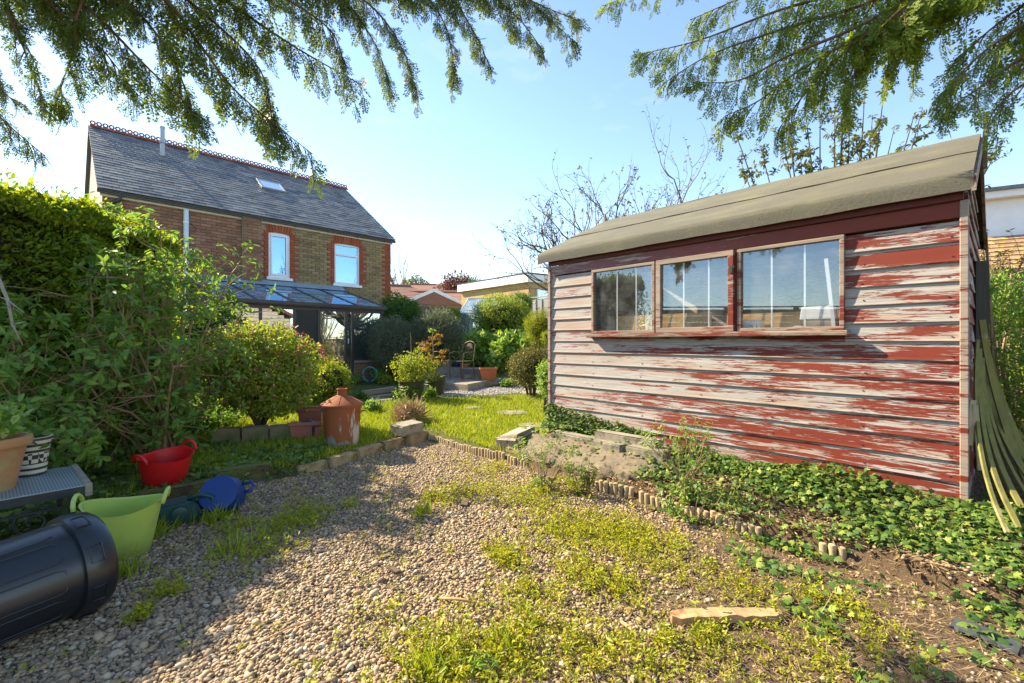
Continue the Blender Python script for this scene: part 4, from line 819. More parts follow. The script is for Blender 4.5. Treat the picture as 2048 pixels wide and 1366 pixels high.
def whorls(name, tips, per, L, m, parent, tmpl=OVAL, ratio=.38, droop=.2, spread=.25, seed=3, open_=.8):
    r = np.random.default_rng(seed); P = np.array([t[0] for t in tips]); D = norm(np.array([t[1] for t in tips])); n = len(P)
    P = np.repeat(P, per, 0); D = np.repeat(D, per, 0); N = len(P); rad = r.normal(size=(N, 3)); rad = norm(rad - D * np.sum(rad * D, 1, keepdims=True))
    A = norm(D * (1 - open_) + rad * open_ + np.array([0, 0, -droop]) + r.normal(size=(N, 3)) * .2); P = P - D * (r.random(N) * spread)[:, None] * L * 3 + A * L * .08
    LL = L * r.uniform(.6, 1.2, N); return scatter(name, tmpl[0], tmpl[1], P, A, D + r.normal(size=(N, 3)) * .35 + np.array([0, 0, .3]), LL, LL * ratio, LL, m, parent)
def shrub(name, label, base, h, rad, nst, m, stem_m, seed=1, lev=2, per=8, L=.05, ratio=.38, cat='shrub', group=None, r0=.014, tmpl=OVAL, lean=1.0, extra=None, bend=.3, first=.45, kids=(2, 4), spread=.25, open_=.8):
    rn = random.Random(seed); root = thing(name, label, cat, base, 0, group); b = MB(); tips = []
    for k in range(nst):
        a = 6.283 * k / nst + rn.uniform(-.4, .4); out = rn.uniform(.15, 1) * lean; d = Vector((math.cos(a) * rad * out, math.sin(a) * rad * out, h)); grow(b, Vector((math.cos(a) * .05 * rad, math.sin(a) * .05 * rad, -.03)), d.normalized(), d.length * first, r0 * rn.uniform(.7, 1.2), lev, tips, rn, bend, .05, kids)
    b.build('stems', stem_m, root, smooth=True)
    whorls('foliage', tips, per, L, m, root, tmpl, ratio, seed=seed, spread=spread, open_=open_)
    return root, tips
M['hedge'] = leafmat('hedge_leaf', (.14, .22, .03), (.22, .32, .035), (.38, .41, .04), .45)
M['bigleaf'] = leafmat('broad_shrub_leaf', (.12, .25, .05), (.19, .33, .055), (.32, .42, .07), .45)
M['currant'] = leafmat('currant_leaf', (.16, .24, .035), (.26, .33, .045), (.40, .41, .07), .45)
M['yellowgreen'] = leafmat('yellow_green_leaf', (.17, .25, .02), (.28, .34, .03), (.40, .36, .03), .4)
M['weed'] = leafmat('weed_leaf', (.24, .31, .02), (.40, .42, .025), (.55, .42, .05), .4)
M['grass'] = leafmat('lawn_blade', (.20, .30, .02), (.34, .40, .03), (.46, .43, .08), .4)
M['ivy'] = leafmat('ivy_leaf', (.06, .13, .03), (.13, .22, .04), (.34, .38, .06), .25, .5, .25)
M['smallleaf'] = leafmat('small_dark_leaf', (.07, .15, .02), (.12, .22, .03), (.20, .29, .04), .35)
M['rosemary'] = leafmat('grey_green_needle', (.13, .17, .10), (.22, .26, .15), (.36, .36, .22), .3, .6)
M['darkbox'] = leafmat('bronze_box_leaf', (.10, .12, .025), (.17, .18, .03), (.26, .17, .04), .25)
M['fresh'] = leafmat('fresh_bed_leaf', (.15, .29, .04), (.24, .38, .06), (.42, .48, .14), .4)
M['treeleaf'] = leafmat('spring_tree_leaf', (.10, .13, .035), (.17, .19, .05), (.22, .20, .06), .3)
M['acer'] = leafmat('orange_acer_leaf', (.28, .19, .035), (.36, .25, .05), (.42, .20, .04), .4)
M['pink'] = leafmat('pink_flower', (.50, .07, .11), (.62, .12, .16), (.45, .05, .07), .3)
M['straw'] = leafmat('dry_straw', (.36, .24, .12), (.48, .35, .19), (.22, .13, .06), .1, .8)
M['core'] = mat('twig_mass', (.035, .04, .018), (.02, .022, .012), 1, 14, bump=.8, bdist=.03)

# ------------------------------------------------------------------ clipped hedge on the left
HX, HT, HY1 = -4.50, 2.70, 6.25
hedge = thing('clipped_hedge', 'tall clipped green hedge with yellow young growth and painted sun glow on top', 'hedge', (HX - .5, 3.0, 0))
def hpos(x, y, z): return np.stack([x - (HX - .5), y - 3.0, z], -1)
r = np.random.default_rng(5); b = MB()
def hoff(y, z): return .05 * np.sin(2.3 * y + 1.1 * z) + .04 * np.sin(5.1 * y - 2 * z + 1) + .03 * np.sin(9 * y + 6 * z)
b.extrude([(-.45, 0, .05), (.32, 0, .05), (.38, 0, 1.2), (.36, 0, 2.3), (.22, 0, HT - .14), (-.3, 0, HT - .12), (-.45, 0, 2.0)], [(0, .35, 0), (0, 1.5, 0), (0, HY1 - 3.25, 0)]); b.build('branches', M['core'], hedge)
n = 22000; y = r.uniform(3.2, HY1, n); z = HT * r.random(n) ** .9; rnd = np.clip((z - 2.1) / .57, 0, 1) ** 2 * .36; x = HX + hoff(y, z) - r.random(n) ** 1.5 * .20 - rnd - np.clip((y - HY1 + .35) / .35, 0, 1) ** 2 * .3
A = norm(np.stack([np.full(n, .75), r.normal(0, .5, n), r.normal(.35, .55, n)], -1)); LL = .066 * r.uniform(.6, 1.25, n)
P = hpos(x, y, z); N = np.stack([np.full(n, .6), r.normal(0, .4, n), np.full(n, .7)], -1)
n2 = 13000; y2 = r.uniform(3.2, HY1, n2); x2 = HX - r.random(n2) * .95; z2 = HT + hoff(y2, x2 * 2) * .8 - np.clip((x2 - HX + .22) / .22, 0, 1) ** 2 * .2 - r.random(n2) ** 2 * .12 + (r.random(n2) ** 12) * .22
A2 = norm(np.stack([r.normal(.2, .6, n2), r.normal(0, .6, n2), r.uniform(.2, 1.1, n2)], -1)); N2 = np.stack([r.normal(0, .6, n2), r.normal(0, .6, n2), np.full(n2, .8)], -1)
n3 = 6500; x3 = HX - r.random(n3) * .95; z3 = HT * r.random(n3); y3 = HY1 + hoff(x3 * 2, z3) - r.random(n3) * .2 - np.clip((z3 - 2.3) / .4, 0, 1) ** 2 * .25
A3 = norm(np.stack([r.normal(0, .5, n3), np.full(n3, .7), r.normal(.3, .5, n3)], -1)); N3 = np.stack([r.normal(0, .4, n3), np.full(n3, .7), np.full(n3, .7)], -1)
P = np.concatenate([P, hpos(x2, y2, z2), hpos(x3, y3, z3)]); A = np.concatenate([A, A2, A3]); N = np.concatenate([N, N2, N3]); LL = np.concatenate([LL, .06 * r.uniform(.6, 1.2, n2), .064 * r.uniform(.6, 1.2, n3)])
scatter('foliage', OVAL[0], OVAL[1], P, A, N, LL, LL * .46, LL, M['hedge'], hedge)
n4 = 6500; y4 = r.uniform(3.2, HY1, n4); f4 = r.random(n4) ** .7; x4 = HX + .02 - .42 * f4 + r.normal(0, .03, n4); z4 = HT - .30 * (1 - f4) ** 1.6 + .03 + hoff(y4, x4 * 2) * .8 + np.abs(r.normal(0, .035, n4)); A4 = norm(np.stack([r.normal(.3, .5, n4), r.normal(0, .5, n4), r.uniform(.3, 1.1, n4)], -1)); L4 = .056 * r.uniform(.6, 1.25, n4)
scatter('young_shoots_sun_glow', OVAL[0], OVAL[1], hpos(x4, y4, z4), A4, np.stack([r.normal(0, .5, n4), r.normal(0, .5, n4), np.full(n4, .8)], -1), L4, L4 * .46, L4, M['yellowgreen'], hedge)  # yellow young growth, its colour also standing in for sun glow
# loose shrub rising above the hedge
shrub('tall_shrub', 'loose sprigs rising out of the clipped hedge top', G(-5.25, 4.0), 2.95, .5, 5, M['hedge'], M['twig'], 21, 3, 7, .055, first=.36, r0=.02)

# ------------------------------------------------------------------ broad-leaved shrub in front of the hedge
def stems_to(name, label, base, targets, m, stem_m, seed, per, L, ratio, r0=.02, lev=2, sub=.45, **kw):
    rn = random.Random(seed); base = Vector(base); root = thing(name, label, 'shrub', base); b = MB(); tips = []
    for tg in targets:
        tg = Vector(tg) - base; st = Vector((rn.uniform(-.18, .18), rn.uniform(-.15, .15), -.02)); mid = st.lerp(tg, .5) + Vector((rn.uniform(-.12, .12), rn.uniform(-.1, .1), rn.uniform(0, .2))); q = [st, st.lerp(mid, .5) + Vector((0, 0, .05)), mid, mid.lerp(tg, .55) + Vector((rn.uniform(-.05, .05), rn.uniform(-.05, .05), .05)), tg]
        b.tube(q, [r0, r0 * .85, r0 * .7, r0 * .5, r0 * .3], 6, caps=False); tips.append((tg, (tg - q[3]).normalized()))
        for p_, f in ((q[2], 1), (q[3], 1), (q[3].lerp(tg, .5), .8), (q[1], .7), (tg, .6)):
            for k in range(2):
                d = Vector((rn.gauss(0, 1), rn.gauss(0, 1), rn.gauss(.35, .5))).normalized(); grow(b, p_, d, sub * f * rn.uniform(.6, 1.1), r0 * .4, lev - 1, tips, rn, .3, .1, (2, 3), .7, 4)
    b.build('stems', stem_m, root, smooth=True); whorls('foliage', tips, per, L, m, root, OVAL, ratio, seed=seed, **kw); return root
tg = [at(240, 480, 4.5), at(330, 520, 4.6), at(420, 530, 4.8), at(465, 545, 5.0), at(180, 560, 4.2), at(110, 640, 4.1), at(60, 720, 4.0), at(300, 600, 4.4), at(380, 610, 4.6), at(410, 720, 4.5), at(330, 700, 4.2), at(230, 660, 4.0), at(150, 740, 3.9), at(90, 800, 3.8), at(240, 760, 4.1), at(350, 790, 4.9), at(405, 820, 5.0), at(310, 820, 4.9), at(180, 830, 3.9), at(270, 540, 4.5), at(110, 840, 3.7), at(370, 560, 4.7), at(210, 520, 4.5), at(320, 460, 4.7)]
stems_to('broad_leaved_shrub', 'sprawling light green shrub with tan stems in front of the hedge', G(-3.75, 4.8), tg, M['bigleaf'], M['stem'], 5, 6, .082, .44, .017, 2, .42, open_=.85, droop=.3)
tg = [at(40, 800, 3.5), at(10, 740, 3.6), at(-30, 700, 3.6), at(70, 850, 3.4), at(120, 900, 3.4), at(170, 870, 3.5), at(20, 640, 3.8), at(-20, 580, 3.9)]
stems_to('broad_leaved_shrub', 'darker leafy shrub hanging over the iron table', G(-3.95, 3.55), tg, M['bigleaf'], M['stem'], 9, 6, .082, .44, .014, 2, .34, open_=.85, droop=.3)
b_ = [at(-10, 540, 3.0), at(15, 600, 3.0), at(25, 650, 3.05), at(45, 690, 3.1)]
o = thing('bare_branch', 'bare grey lichen twig hanging in front of the hedge', 'branch', b_[0]); q = MB(); q.tube([Vector(p) - b_[0] for p in [at(-120, 480, 3.0)] + b_], [.02, .012, .01, .008, .004], 5)
for k in range(5): p0 = b_[k % 3] - b_[0]; q.tube([p0, p0 + Vector((random.uniform(-.1, .1), .02, random.uniform(-.15, .05)))], [.006, .002], 4)
q.build('twig', mat('lichen_bark', (.35, .33, .27), (.22, .20, .15), .9, 30, bump=.6), o, smooth=True)

# flowering currant, dense round shrub
fb = on(530, 852, .18); fb = G(fb.x - .06, fb.y); fr, ftips = shrub('flowering_currant', 'round bush with small pink flowers in front of the conservatory', fb, 1.25, .55, 22, M['currant'], M['twig'], 12, 2, 5, .05, r0=.014, first=.42)
crown_leaves('foliage', (0, 0, .80), (.72, .72, .60), 2300, 6, .05, M['currant'], fr, 31, .5, ratio=.6)
r = np.random.default_rng(6); d = norm(r.normal(size=(260, 3))); d = d[(d[:, 2] > -.5)]; P = np.array([0, 0, .80]) + d * np.array([.74, .74, .62]) * lumpy(d, 31)[:, None]; P = np.repeat(P, 5, 0) + r.normal(size=(len(P) * 5, 3)) * .014
scatter('flowers', DIAMOND[0], DIAMOND[1], P, r.normal(size=P.shape), r.normal(size=P.shape), .024, .018, .02, M['pink'], fr)
bush_list = [
    ('leafy_bush', 'dark leafy bush between the hedge end and the conservatory', (420, 690), 8.3, (.75, .7, .75), 1500, 6, .07, 'smallleaf', 14, .5),
    ('leafy_bush', 'low ferny bush in the shade behind the flowering bush', (470, 790), 7.4, (.55, .5, .32), 800, 6, .06, 'bigleaf', 15, .4),
    ('leafy_bush', 'low bush in the bed under the broad leaved shrub', (400, 850), 6.2, (.5, .4, .28), 700, 6, .06, 'bigleaf', 16, .35),  # name, label, category, centre px u,v, depth, radii, clusters, per, leaf, material, seed, ratio
    ('leafy_bush', 'low yellow green bush beside the round flowering bush', (662, 762), 8.2, (.34, .34, .38), 620, 6, .045, 'yellowgreen', 1, .5),
    ('rosemary_bush', 'spreading grey green rosemary bush beside the conservatory', (790, 690), 11.6, (.62, .7, .62), 1500, 9, .085, 'rosemary', 2, .12),
    ('rosemary_bush', 'taller grey rosemary bush with pale tips near the garden chair', (872, 672), 12.0, (.62, .7, .66), 1700, 9, .085, 'rosemary', 3, .12),
    ('laurel_bush', 'dense dark green bush at the house corner', (798, 628), 13.6, (.66, .6, .52), 1500, 6, .06, 'smallleaf', 4, .5),
    ('clipped_bush', 'broad rounded olive green bush in front of the greenhouse', (1006, 634), 14.0, (.92, .8, .62), 2300, 6, .055, 'currant', 5, .5),
    ('clipped_bush', 'small dark top bush above the broad rounded bush', (1040, 606), 15.2, (.42, .4, .32), 700, 6, .05, 'smallleaf', 6, .5),
    ('golden_bush', 'yellow green conifer bush beside the shed wall', (1082, 655), 11.5, (.40, .4, .42), 1000, 7, .05, 'yellowgreen', 7, .2),
    ('golden_bush', 'bright yellow small bush peeping past the shed corner', (1096, 674), 10.5, (.14, .16, .14), 200, 7, .04, 'yellowgreen', 8, .3),
    ('bronze_bush', 'round bronze green bush beside the shed corner', (1062, 735), 8.9, (.43, .42, .42), 1400, 6, .036, 'darkbox', 9, .5),
    ('leafy_bush', 'fresh green foliage spilling down the shed corner', (1094, 758), 7.2, (.13, .2, .30), 420, 6, .04, 'fresh', 10, .5),
    ('leafy_bush', 'yellow leaved shrub between fence and greenhouse', (900, 632), 15.0, (.34, .3, .22), 420, 6, .06, 'yellowgreen', 13, .5)]
for nm, lab, (u, v), d_, rad, ncl, per, L, mk, sd, rt in bush_list:
    c = at(u, v, d_); gb = G(c.x, c.y); root = thing(nm, lab, 'bush', gb); cz = c.z - gb.z
    if cz - rad[2] > .05: pass
    b = MB(); rn = random.Random(sd)
    for k in range(9):
        a = rn.uniform(0, 6.28); q = rn.uniform(.2, .75); b.tube([(0.05 * math.cos(a), .05 * math.sin(a), -.05), (rad[0] * q * .6 * math.cos(a), rad[1] * q * .6 * math.sin(a), cz * .6), (rad[0] * q * math.cos(a), rad[1] * q * math.sin(a), cz + rad[2] * .3)], [.022, .014, .006], 5)
    b.build('stems', M['twig'], root, smooth=True); crown_leaves('foliage', (0, 0, cz), rad, ncl, per, L, M[mk], root, sd + 40, .4, ratio=rt, amp=.12, up=.5 if 'rosemary' in nm else .3)
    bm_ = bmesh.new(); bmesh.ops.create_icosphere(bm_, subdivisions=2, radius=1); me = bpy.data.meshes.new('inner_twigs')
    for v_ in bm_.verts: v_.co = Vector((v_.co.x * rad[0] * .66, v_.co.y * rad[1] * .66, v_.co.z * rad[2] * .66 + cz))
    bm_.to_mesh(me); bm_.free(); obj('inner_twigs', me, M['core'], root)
# bed of broad fresh leaves on the bank, smaller clumps
clumps = [((948, 700), 12.4, .36, 'broad pale green leaf clump beside the chair'), ((985, 692), 12.8, .42, 'broad leaved clump behind the terracotta planter'), ((1020, 697), 12.8, .45, 'glossy broad leaved clump above the low wall'), ((1062, 700), 12.6, .42, 'broad leaved clump beside the bronze bush'), ((1040, 680), 13.6, .45, 'tall fresh green clump below the rounded bush'), ((965, 680), 13.6, .36, 'light green clump in front of the greenhouse'), ((1000, 715), 11.7, .26, 'low leafy clump at the wall top')]
for k, ((u, v), d_, rr_, lab) in enumerate(clumps):
    c = at(u, v, d_); gb = G(c.x, c.y); root = thing('leafy_plant', lab, 'plant', gb, 0, 'broad leaved plants on the bank'); h_ = max(.15, c.z - gb.z); crown_leaves('foliage', (0, 0, h_ * .9), (rr_, rr_, h_ * .75 + .1), 130, 5, .17, M['fresh'], root, 60 + k, .6, ratio=.55, spread=.05, low=-.6)
    MB().tube([(0, 0, -.03), (0, 0, h_ * .7)], [.03, .015], 5).build('stem', M['stem'], root)
for k, ((u, v), z_, sz, mk, lab) in enumerate([((700, 775), .2, .22, 'fresh', 'low green clump behind the rusty incinerator'), ((760, 770), .2, .26, 'fresh', 'pale leafy perennial beside the sleepers'), ((745, 755), .25, .2, 'smallleaf', 'dark leafy clump under the conservatory window'), ((770, 775), .2, .18, 'yellowgreen', 'lime green clump left of the glazed pots'), ((718, 808), .15, .12, 'smallleaf', 'weedy tuft behind the incinerator'), ((745, 828), .13, .13, 'fresh', 'weed clump on the lawn beside the incinerator'), ((820, 845), .12, .20, 'straw', 'dry grassy tussock behind the loose concrete block'), ((1015, 780), .2, .14, 'fresh', 'small green clump by the cobbles'), ((860, 800), .17, .12, 'fresh', 'weeds at the foot of the glazed pots'), ((640, 812), .16, .20, 'yellowgreen', 'golden low foliage under the flowering bush')]):
    c = on(u, v, z_); gb = G(c.x, c.y); root = thing('small_plant', lab, 'plant', gb, 0, 'small garden plants'); tm = (BLADE, .1) if mk == 'straw' else (OVAL, .5)
    crown_leaves('foliage', (0, 0, sz * .45), (sz, sz, sz * .8), 150, 5, .055 if mk != 'straw' else .16, M[mk], root, 90 + k, .7, tm[0], tm[1], spread=.02, low=-.4, up=.6); MB().tube([(0, 0, -.02), (0, 0, sz * .5)], [.012, .006], 5).build('stem', M['stem'], root)
# leafy weeds standing in front of the shed
for u, v, h_, rr_, lab, sd in ((1372, 985, .50, .17, 'tall leafy weed growing against the shed boards', 2), (1085, 950, .36, .24, 'bushy green weed in front of the concrete lump', 5), (1170, 960, .22, .16, 'low dark leafy weed at the end of the sloping concrete', 7), (1390, 1000, .22, .26, 'weed cluster under the tall leafy weed', 8)):
    c = on(u, v, .15); gb = G(c.x, c.y); shrub('leafy_weed', lab, gb, h_, rr_, 13, M['fresh'] if sd != 7 else M['smallleaf'], M['stem'], sd, 1, 11, .042, cat='weed', r0=.005, first=.75, kids=(1, 3), spread=.9, ratio=.28)
c = on(962, 1338, 0); gb = G(c.x, c.y); shrub('leafy_weed', 'silvery leafed weed rosette standing in the gravel', gb, .09, .07, 9, M['fresh'], M['stem'], 11, 1, 8, .05, cat='weed', r0=.004, first=.7, kids=(1, 2), spread=.6, ratio=.25)
# plants in the two table pots
crown_leaves('foliage', (0, 0, .37), (.17, .17, .12), 60, 5, .06, M['fresh'], big, 3, .8, ratio=.6, low=-.2, up=.8); crown_leaves('foliage', (0, 0, .26), (.09, .09, .06), 18, 5, .055, M['smallleaf'], cpot, 4, .8, ratio=.6, low=-.2)
# ------------------------------------------------------------------ loose ground cover
def img_ok(P):
    u = U0 + P[:, 0] / P[:, 1] * F; v = V0 - (P[:, 2] - CH) / P[:, 1] * F; return (u > -80) & (u < 2130) & (v < 1440)
def cand(n, x0, x1, y0, y1, power=1.0):
    x = rng.uniform(x0, x1, n); y = y0 + (y1 - y0) * rng.random(n) ** power; P = np.stack([x, y, gz(x, y)], -1); return P[img_ok(P)]
# gravel pebbles
P = cand(215000, -3.2, 3.6, 1.45, 6.1, 1.25); e = e_of(P[:, 0], P[:, 1]); il = left_x(P[:, 1]) - P[:, 0]; sw = sstep(.1, 1.6, P[:, 0] + .55 * (2.6 - P[:, 1]))
pat = .5 + .5 * np.sin(P[:, 0] * 3.1 + np.sin(P[:, 1] * 2.3) * 2) * np.cos(P[:, 1] * 2.7 + P[:, 0]); keep = (e < -.01) & (il < -.01) & (rng.random(len(P)) < np.clip(1 - .86 * sw - .25 * pat * (sw > .15), .07, 1)); P = P[keep]; n = len(P); n_peb = n
m, t, b = nodes('river_pebble'); g = nn(t, 'NewGeometry'); cc = ramp(t, g.outputs['Random Per Island'], [(0, (.30, .20, .105)), (.2, (.48, .34, .19)), (.4, (.15, .105, .07)), (.58, (.44, .27, .12)), (.75, (.56, .44, .28)), (.9, (.22, .125, .065)), (1, (.70, .60, .44))]); cc = mixc(t, math_(t, 'MULTIPLY', noise(t, coords(t), 60, 3), .5), cc, (.2, .15, .1)); t.links.new(cc, b.inputs['Base Color']); b.inputs['Roughness'].default_value = .65; b.inputs['Specular IOR Level'].default_value = .3; M['pebble'] = m
ax = np.stack([rng.normal(size=n), rng.normal(size=n), rng.normal(0, .25, n)], -1); nm = np.stack([rng.normal(0, .3, n), rng.normal(0, .3, n), np.ones(n)], -1); L = .0172 * np.exp(rng.normal(0, .38, n)); P[:, 2] += L * .12
Wd, Td = L * rng.uniform(.6, .9, n), L * rng.uniform(.4, .62, n); nr = P[:, 1] < 2.35; v1, f1 = scatter_vf(*ICO, P[nr], ax[nr], nm[nr], L[nr], Wd[nr], Td[nr]); v2, f2 = scatter_vf(*OCT, P[~nr], ax[~nr], nm[~nr], L[~nr] * 1.15, Wd[~nr] * 1.15, Td[~nr] * 1.1)
tag(obj('gravel', raw_mesh('gravel', np.concatenate([v1, v2]), np.concatenate([f1, f2 + len(v1)])), M['pebble'], None, True), 'loose brown and grey river pebbles covering the yard', 'gravel', kind='stuff')
# cobbled strip by the patio
cb = on(985, 778, .2); P = cand(16000, cb.x - 1.0, cb.x + 1.3, 8.9, 11.0); q = np.abs(P[:, 1] - (9.7 + .55 * (P[:, 0] - cb.x))) < .62; P = P[q][:2600]; n = len(P); L = .055 * rng.uniform(.6, 1.3, n)
tag(scatter('cobbles', ICO[0], ICO[1], P, np.stack([rng.normal(size=n), rng.normal(size=n), np.zeros(n)], -1), np.tile([0, 0, 1.], (n, 1)), L, L * .75, L * .5, mat('grey_cobble', (.36, .33, .29), (.24, .22, .20), .8, 20, pieces=.3), None, True), 'grey rounded cobbles beside the patio step', 'cobbles', kind='stuff')
# weeds on the gravel
patches = [(950, 985, .36, 200), (1065, 1000, .34, 300), (885, 1000, .2, 110), (1110, 1060, .36, 330), (1200, 1065, .34, 380), (1275, 1085, .3, 320), (1000, 1115, .14, 90), (1015, 1130, .10, 90), (1235, 1175, .2, 160), (1150, 1150, .24, 170), (905, 1290, .26, 190), (985, 1330, .28, 220), (1065, 1290, .22, 150), (1185, 1310, .24, 170), (1330, 1290, .10, 50), (1410, 1275, .09, 60), (610, 1030, .26, 170), (565, 1060, .24, 150), (520, 1110, .22, 110), (465, 1060, .15, 90), (335, 1185, .10, 60), (280, 1235, .07, 55), (1700, 1230, .14, 70), (1620, 1205, .10, 40), (760, 1240, .2, 40), (440, 1000, .22, 60), (1050, 1200, .24, 110), (1330, 1130, .3, 170), (1440, 1160, .22, 80), (1150, 975, .24, 160), (840, 1330, .22, 90), (1290, 1340, .18, 70), (700, 1010, .1, 30), (985, 945, .3, 130), (1500, 1200, .2, 60), (1560, 1290, .2, 60), (1450, 1335, .2, 70), (1780, 1300, .2, 50), (1650, 1340, .2, 60)]
W = []
for u, v, rr_, n in patches:
    c = on(u, v); q = rng.normal(size=(n, 2)) * rr_ * .42; W.append(np.stack([c.x + q[:, 0], c.y + q[:, 1] * 1.2], -1))
W.append(np.stack([rng.uniform(-2.2, 2.2, 900), rng.uniform(1.6, 5.6, 900)], -1)); W = np.concatenate(W)
W = W[rng.random(len(W)) < .64]; W = W[(e_of(W[:, 0], W[:, 1]) < -.02) & (left_x(W[:, 1]) - W[:, 0] < -.05)]; nw = len(W); per = 12; hh = .034 * np.exp(rng.normal(0, .5, nw)); P = np.repeat(np.stack([W[:, 0], W[:, 1], gz(W[:, 0], W[:, 1]) + .008], -1), per, 0); H = np.repeat(hh, per); n = len(P); f = rng.random(n); P[:, 2] += f * H; P[:, :2] += rng.normal(size=(n, 2)) * .012
A = norm(np.stack([rng.normal(size=n), rng.normal(size=n), rng.uniform(.1, 1.2, n)], -1)); LL = (.011 + .18 * H) * rng.uniform(.6, 1.3, n)
tag(scatter('weeds', OVAL[0], OVAL[1], P, A, np.stack([rng.normal(size=n) * .5, rng.normal(size=n) * .5, np.ones(n)], -1), LL, LL * .42, LL, M['weed'], None), 'patches of small yellow green weeds growing through the gravel', 'weeds', kind='stuff')
# grass: lawn behind the edgings and a few tufts on the gravel
P = np.concatenate([cand(110000, -3.9, 1.0, 4.2, 9.6), cand(20000, -3.3, -1.2, 3.4, 6)]); e = e_of(P[:, 0], P[:, 1]); il = left_x(P[:, 1]) - P[:, 0]; s_ = s_of(P[:, 0], P[:, 1]); fb2 = np.array([fb.x, fb.y])
patch = np.sin(P[:, 0] * 2.7 + 1) * np.cos(P[:, 1] * 2.1) + .6 * np.sin(P[:, 0] * 6 + P[:, 1] * 5); keep = ((e > .06) | (il > .08)) & ((s_ < -.05) | (e < .3)) & (np.hypot(P[:, 0] - fb2[0], P[:, 1] - fb2[1]) > .35) & (patch > -1.15 + .35 * rng.normal(size=len(P))) & (P[:, 1] < 8.9 + .3 * P[:, 0]) & (s_ < .2)
P = P[keep]; n = len(P); tuft = []
for u, v, rr_, k in ((430, 1040, .09, 260), (410, 1030, .08, 200), (330, 1050, .10, 160), (300, 1075, .09, 120), (470, 1100, .12, 120), (840, 1030, .06, 60), (250, 1150, .08, 80), (1000, 1290, .05, 60), (850, 1345, .06, 80)):
    c = on(u, v); q = rng.normal(size=(k, 2)) * rr_ * .6; tuft.append(np.stack([c.x + q[:, 0], c.y + q[:, 1], gz(c.x + q[:, 0], c.y + q[:, 1])], -1))
tuft = np.concatenate(tuft); LL = np.concatenate([.05 * np.exp(rng.normal(0, .35, n)), .11 * rng.uniform(.5, 1.3, len(tuft))]); P = np.concatenate([P, tuft]); n = len(P)
A = norm(np.stack([rng.normal(0, .35, n), rng.normal(0, .35, n), np.ones(n)], -1)); nn_ = np.stack([rng.normal(size=n), rng.normal(size=n), np.zeros(n)], -1)
tag(scatter('grass', BLADE[0], BLADE[1], P, A, nn_, LL, np.clip(LL * .13, .0045, .009), LL, M['grass'], None), 'short green lawn grass and tufts beside the gravel', 'grass', kind='stuff')
# ivy: bank before the shed, shed foot, lawn edge by the tubs, thin trails to the right
def ivy(name, label, P, L, up=.5):
    n = len(P); A = np.stack([rng.normal(-.35, .7, n), rng.normal(-.45, .7, n), rng.normal(-.1, .4, n)], -1); N = np.stack([rng.normal(-.25, .4, n), rng.normal(-.35, .4, n), np.full(n, 1.)], -1); LL = L * rng.uniform(.55, 1.25, n)
    return tag(scatter(name, IVY[0], IVY[1], P, A, N, LL, LL * .95, LL, M['ivy'], None), label, 'ivy', kind='stuff')
q = rng.random((13000, 2)); s = 1.35 + 3.2 * q[:, 0]; e = .82 * q[:, 1] ** 1.25; keep = rng.random(len(s)) < np.clip(1.15 - e * 1.25 + .6 * np.sin(s * 5.3) * np.sin(e * 11 + s * 2) - np.clip(1.75 - s, 0, 1) * 1.6, 0, 1); s, e = s[keep], e[keep]; px_, py_ = SL.x + SW.x * s - SN.x * e, SL.y + SW.y * s - SN.y * e
P = np.stack([px_, py_, gz(px_, py_) + .02 + .12 * rng.random(len(s)) * np.clip(1.1 - e, .2, 1) * (.6 + .4 * np.sin(s * 5))], -1); ivy('ivy', 'mass of glossy ivy spreading at the shed foot', P[e > .04], .038)
q = rng.random((1100, 2)); s = -.1 + 1.6 * q[:, 0]; e = .10 + .62 * q[:, 1] ** 1.6; k_ = rng.random(1100) < .35 + .5 * np.sin(s * 6) * np.sin(e * 9); s, e = s[k_], e[k_]; px_, py_ = SL.x + SW.x * s - SN.x * e, SL.y + SW.y * s - SN.y * e; ivy('ivy', 'ivy trails straggling over the kerb stones and sloping concrete', np.stack([px_, py_, .36 - .26 * np.clip((e - .2) / .45, 0, 1) + .03 * rng.random(len(s))], -1), .036)
q = rng.random((1700, 2)); s = -.05 + 1.35 * q[:, 0]; hgt = .02 + (.30 - .12 * s) * q[:, 1] ** 1.4; e = .035 + .10 * rng.random(len(s)) * (1 - q[:, 1]); px_, py_ = SL.x + SW.x * s - SN.x * e, SL.y + SW.y * s - SN.y * e; ivy('ivy', 'small leaved ivy climbing the bare lower shed boards', np.stack([px_, py_, .27 + hgt], -1), .035)
P = cand(9000, 1.3, 3.6, 1.6, 3.0); e = e_of(P[:, 0], P[:, 1]); k = .5 + .5 * np.sin(P[:, 0] * 7 + 2 * np.sin(P[:, 1] * 5)) * np.cos(P[:, 1] * 6); P = P[(rng.random(len(P)) < k ** 3 * .55) & ((e < .05) | (s_of(P[:, 0], P[:, 1]) > 3.3))]; P[:, 2] += .015 + .03 * rng.random(len(P)); ivy('ivy', 'thin ivy trails over dry litter in the bare soil', P, .038)
P = cand(12000, -4.2, -2.0, 2.8, 5.2); il = left_x(P[:, 1]) - P[:, 0]; k = .5 + .5 * np.sin(P[:, 0] * 5 + P[:, 1] * 3) * np.cos(P[:, 1] * 5.5); P = P[(il > -.05) & (rng.random(len(P)) < np.where(il < .55, .25 + .3 * k, .5 * k))]; P[:, 2] += .02 + .05 * rng.random(len(P)); ivy('ivy', 'dark ivy creeping along the shaded lawn edge by the tubs', P, .052)
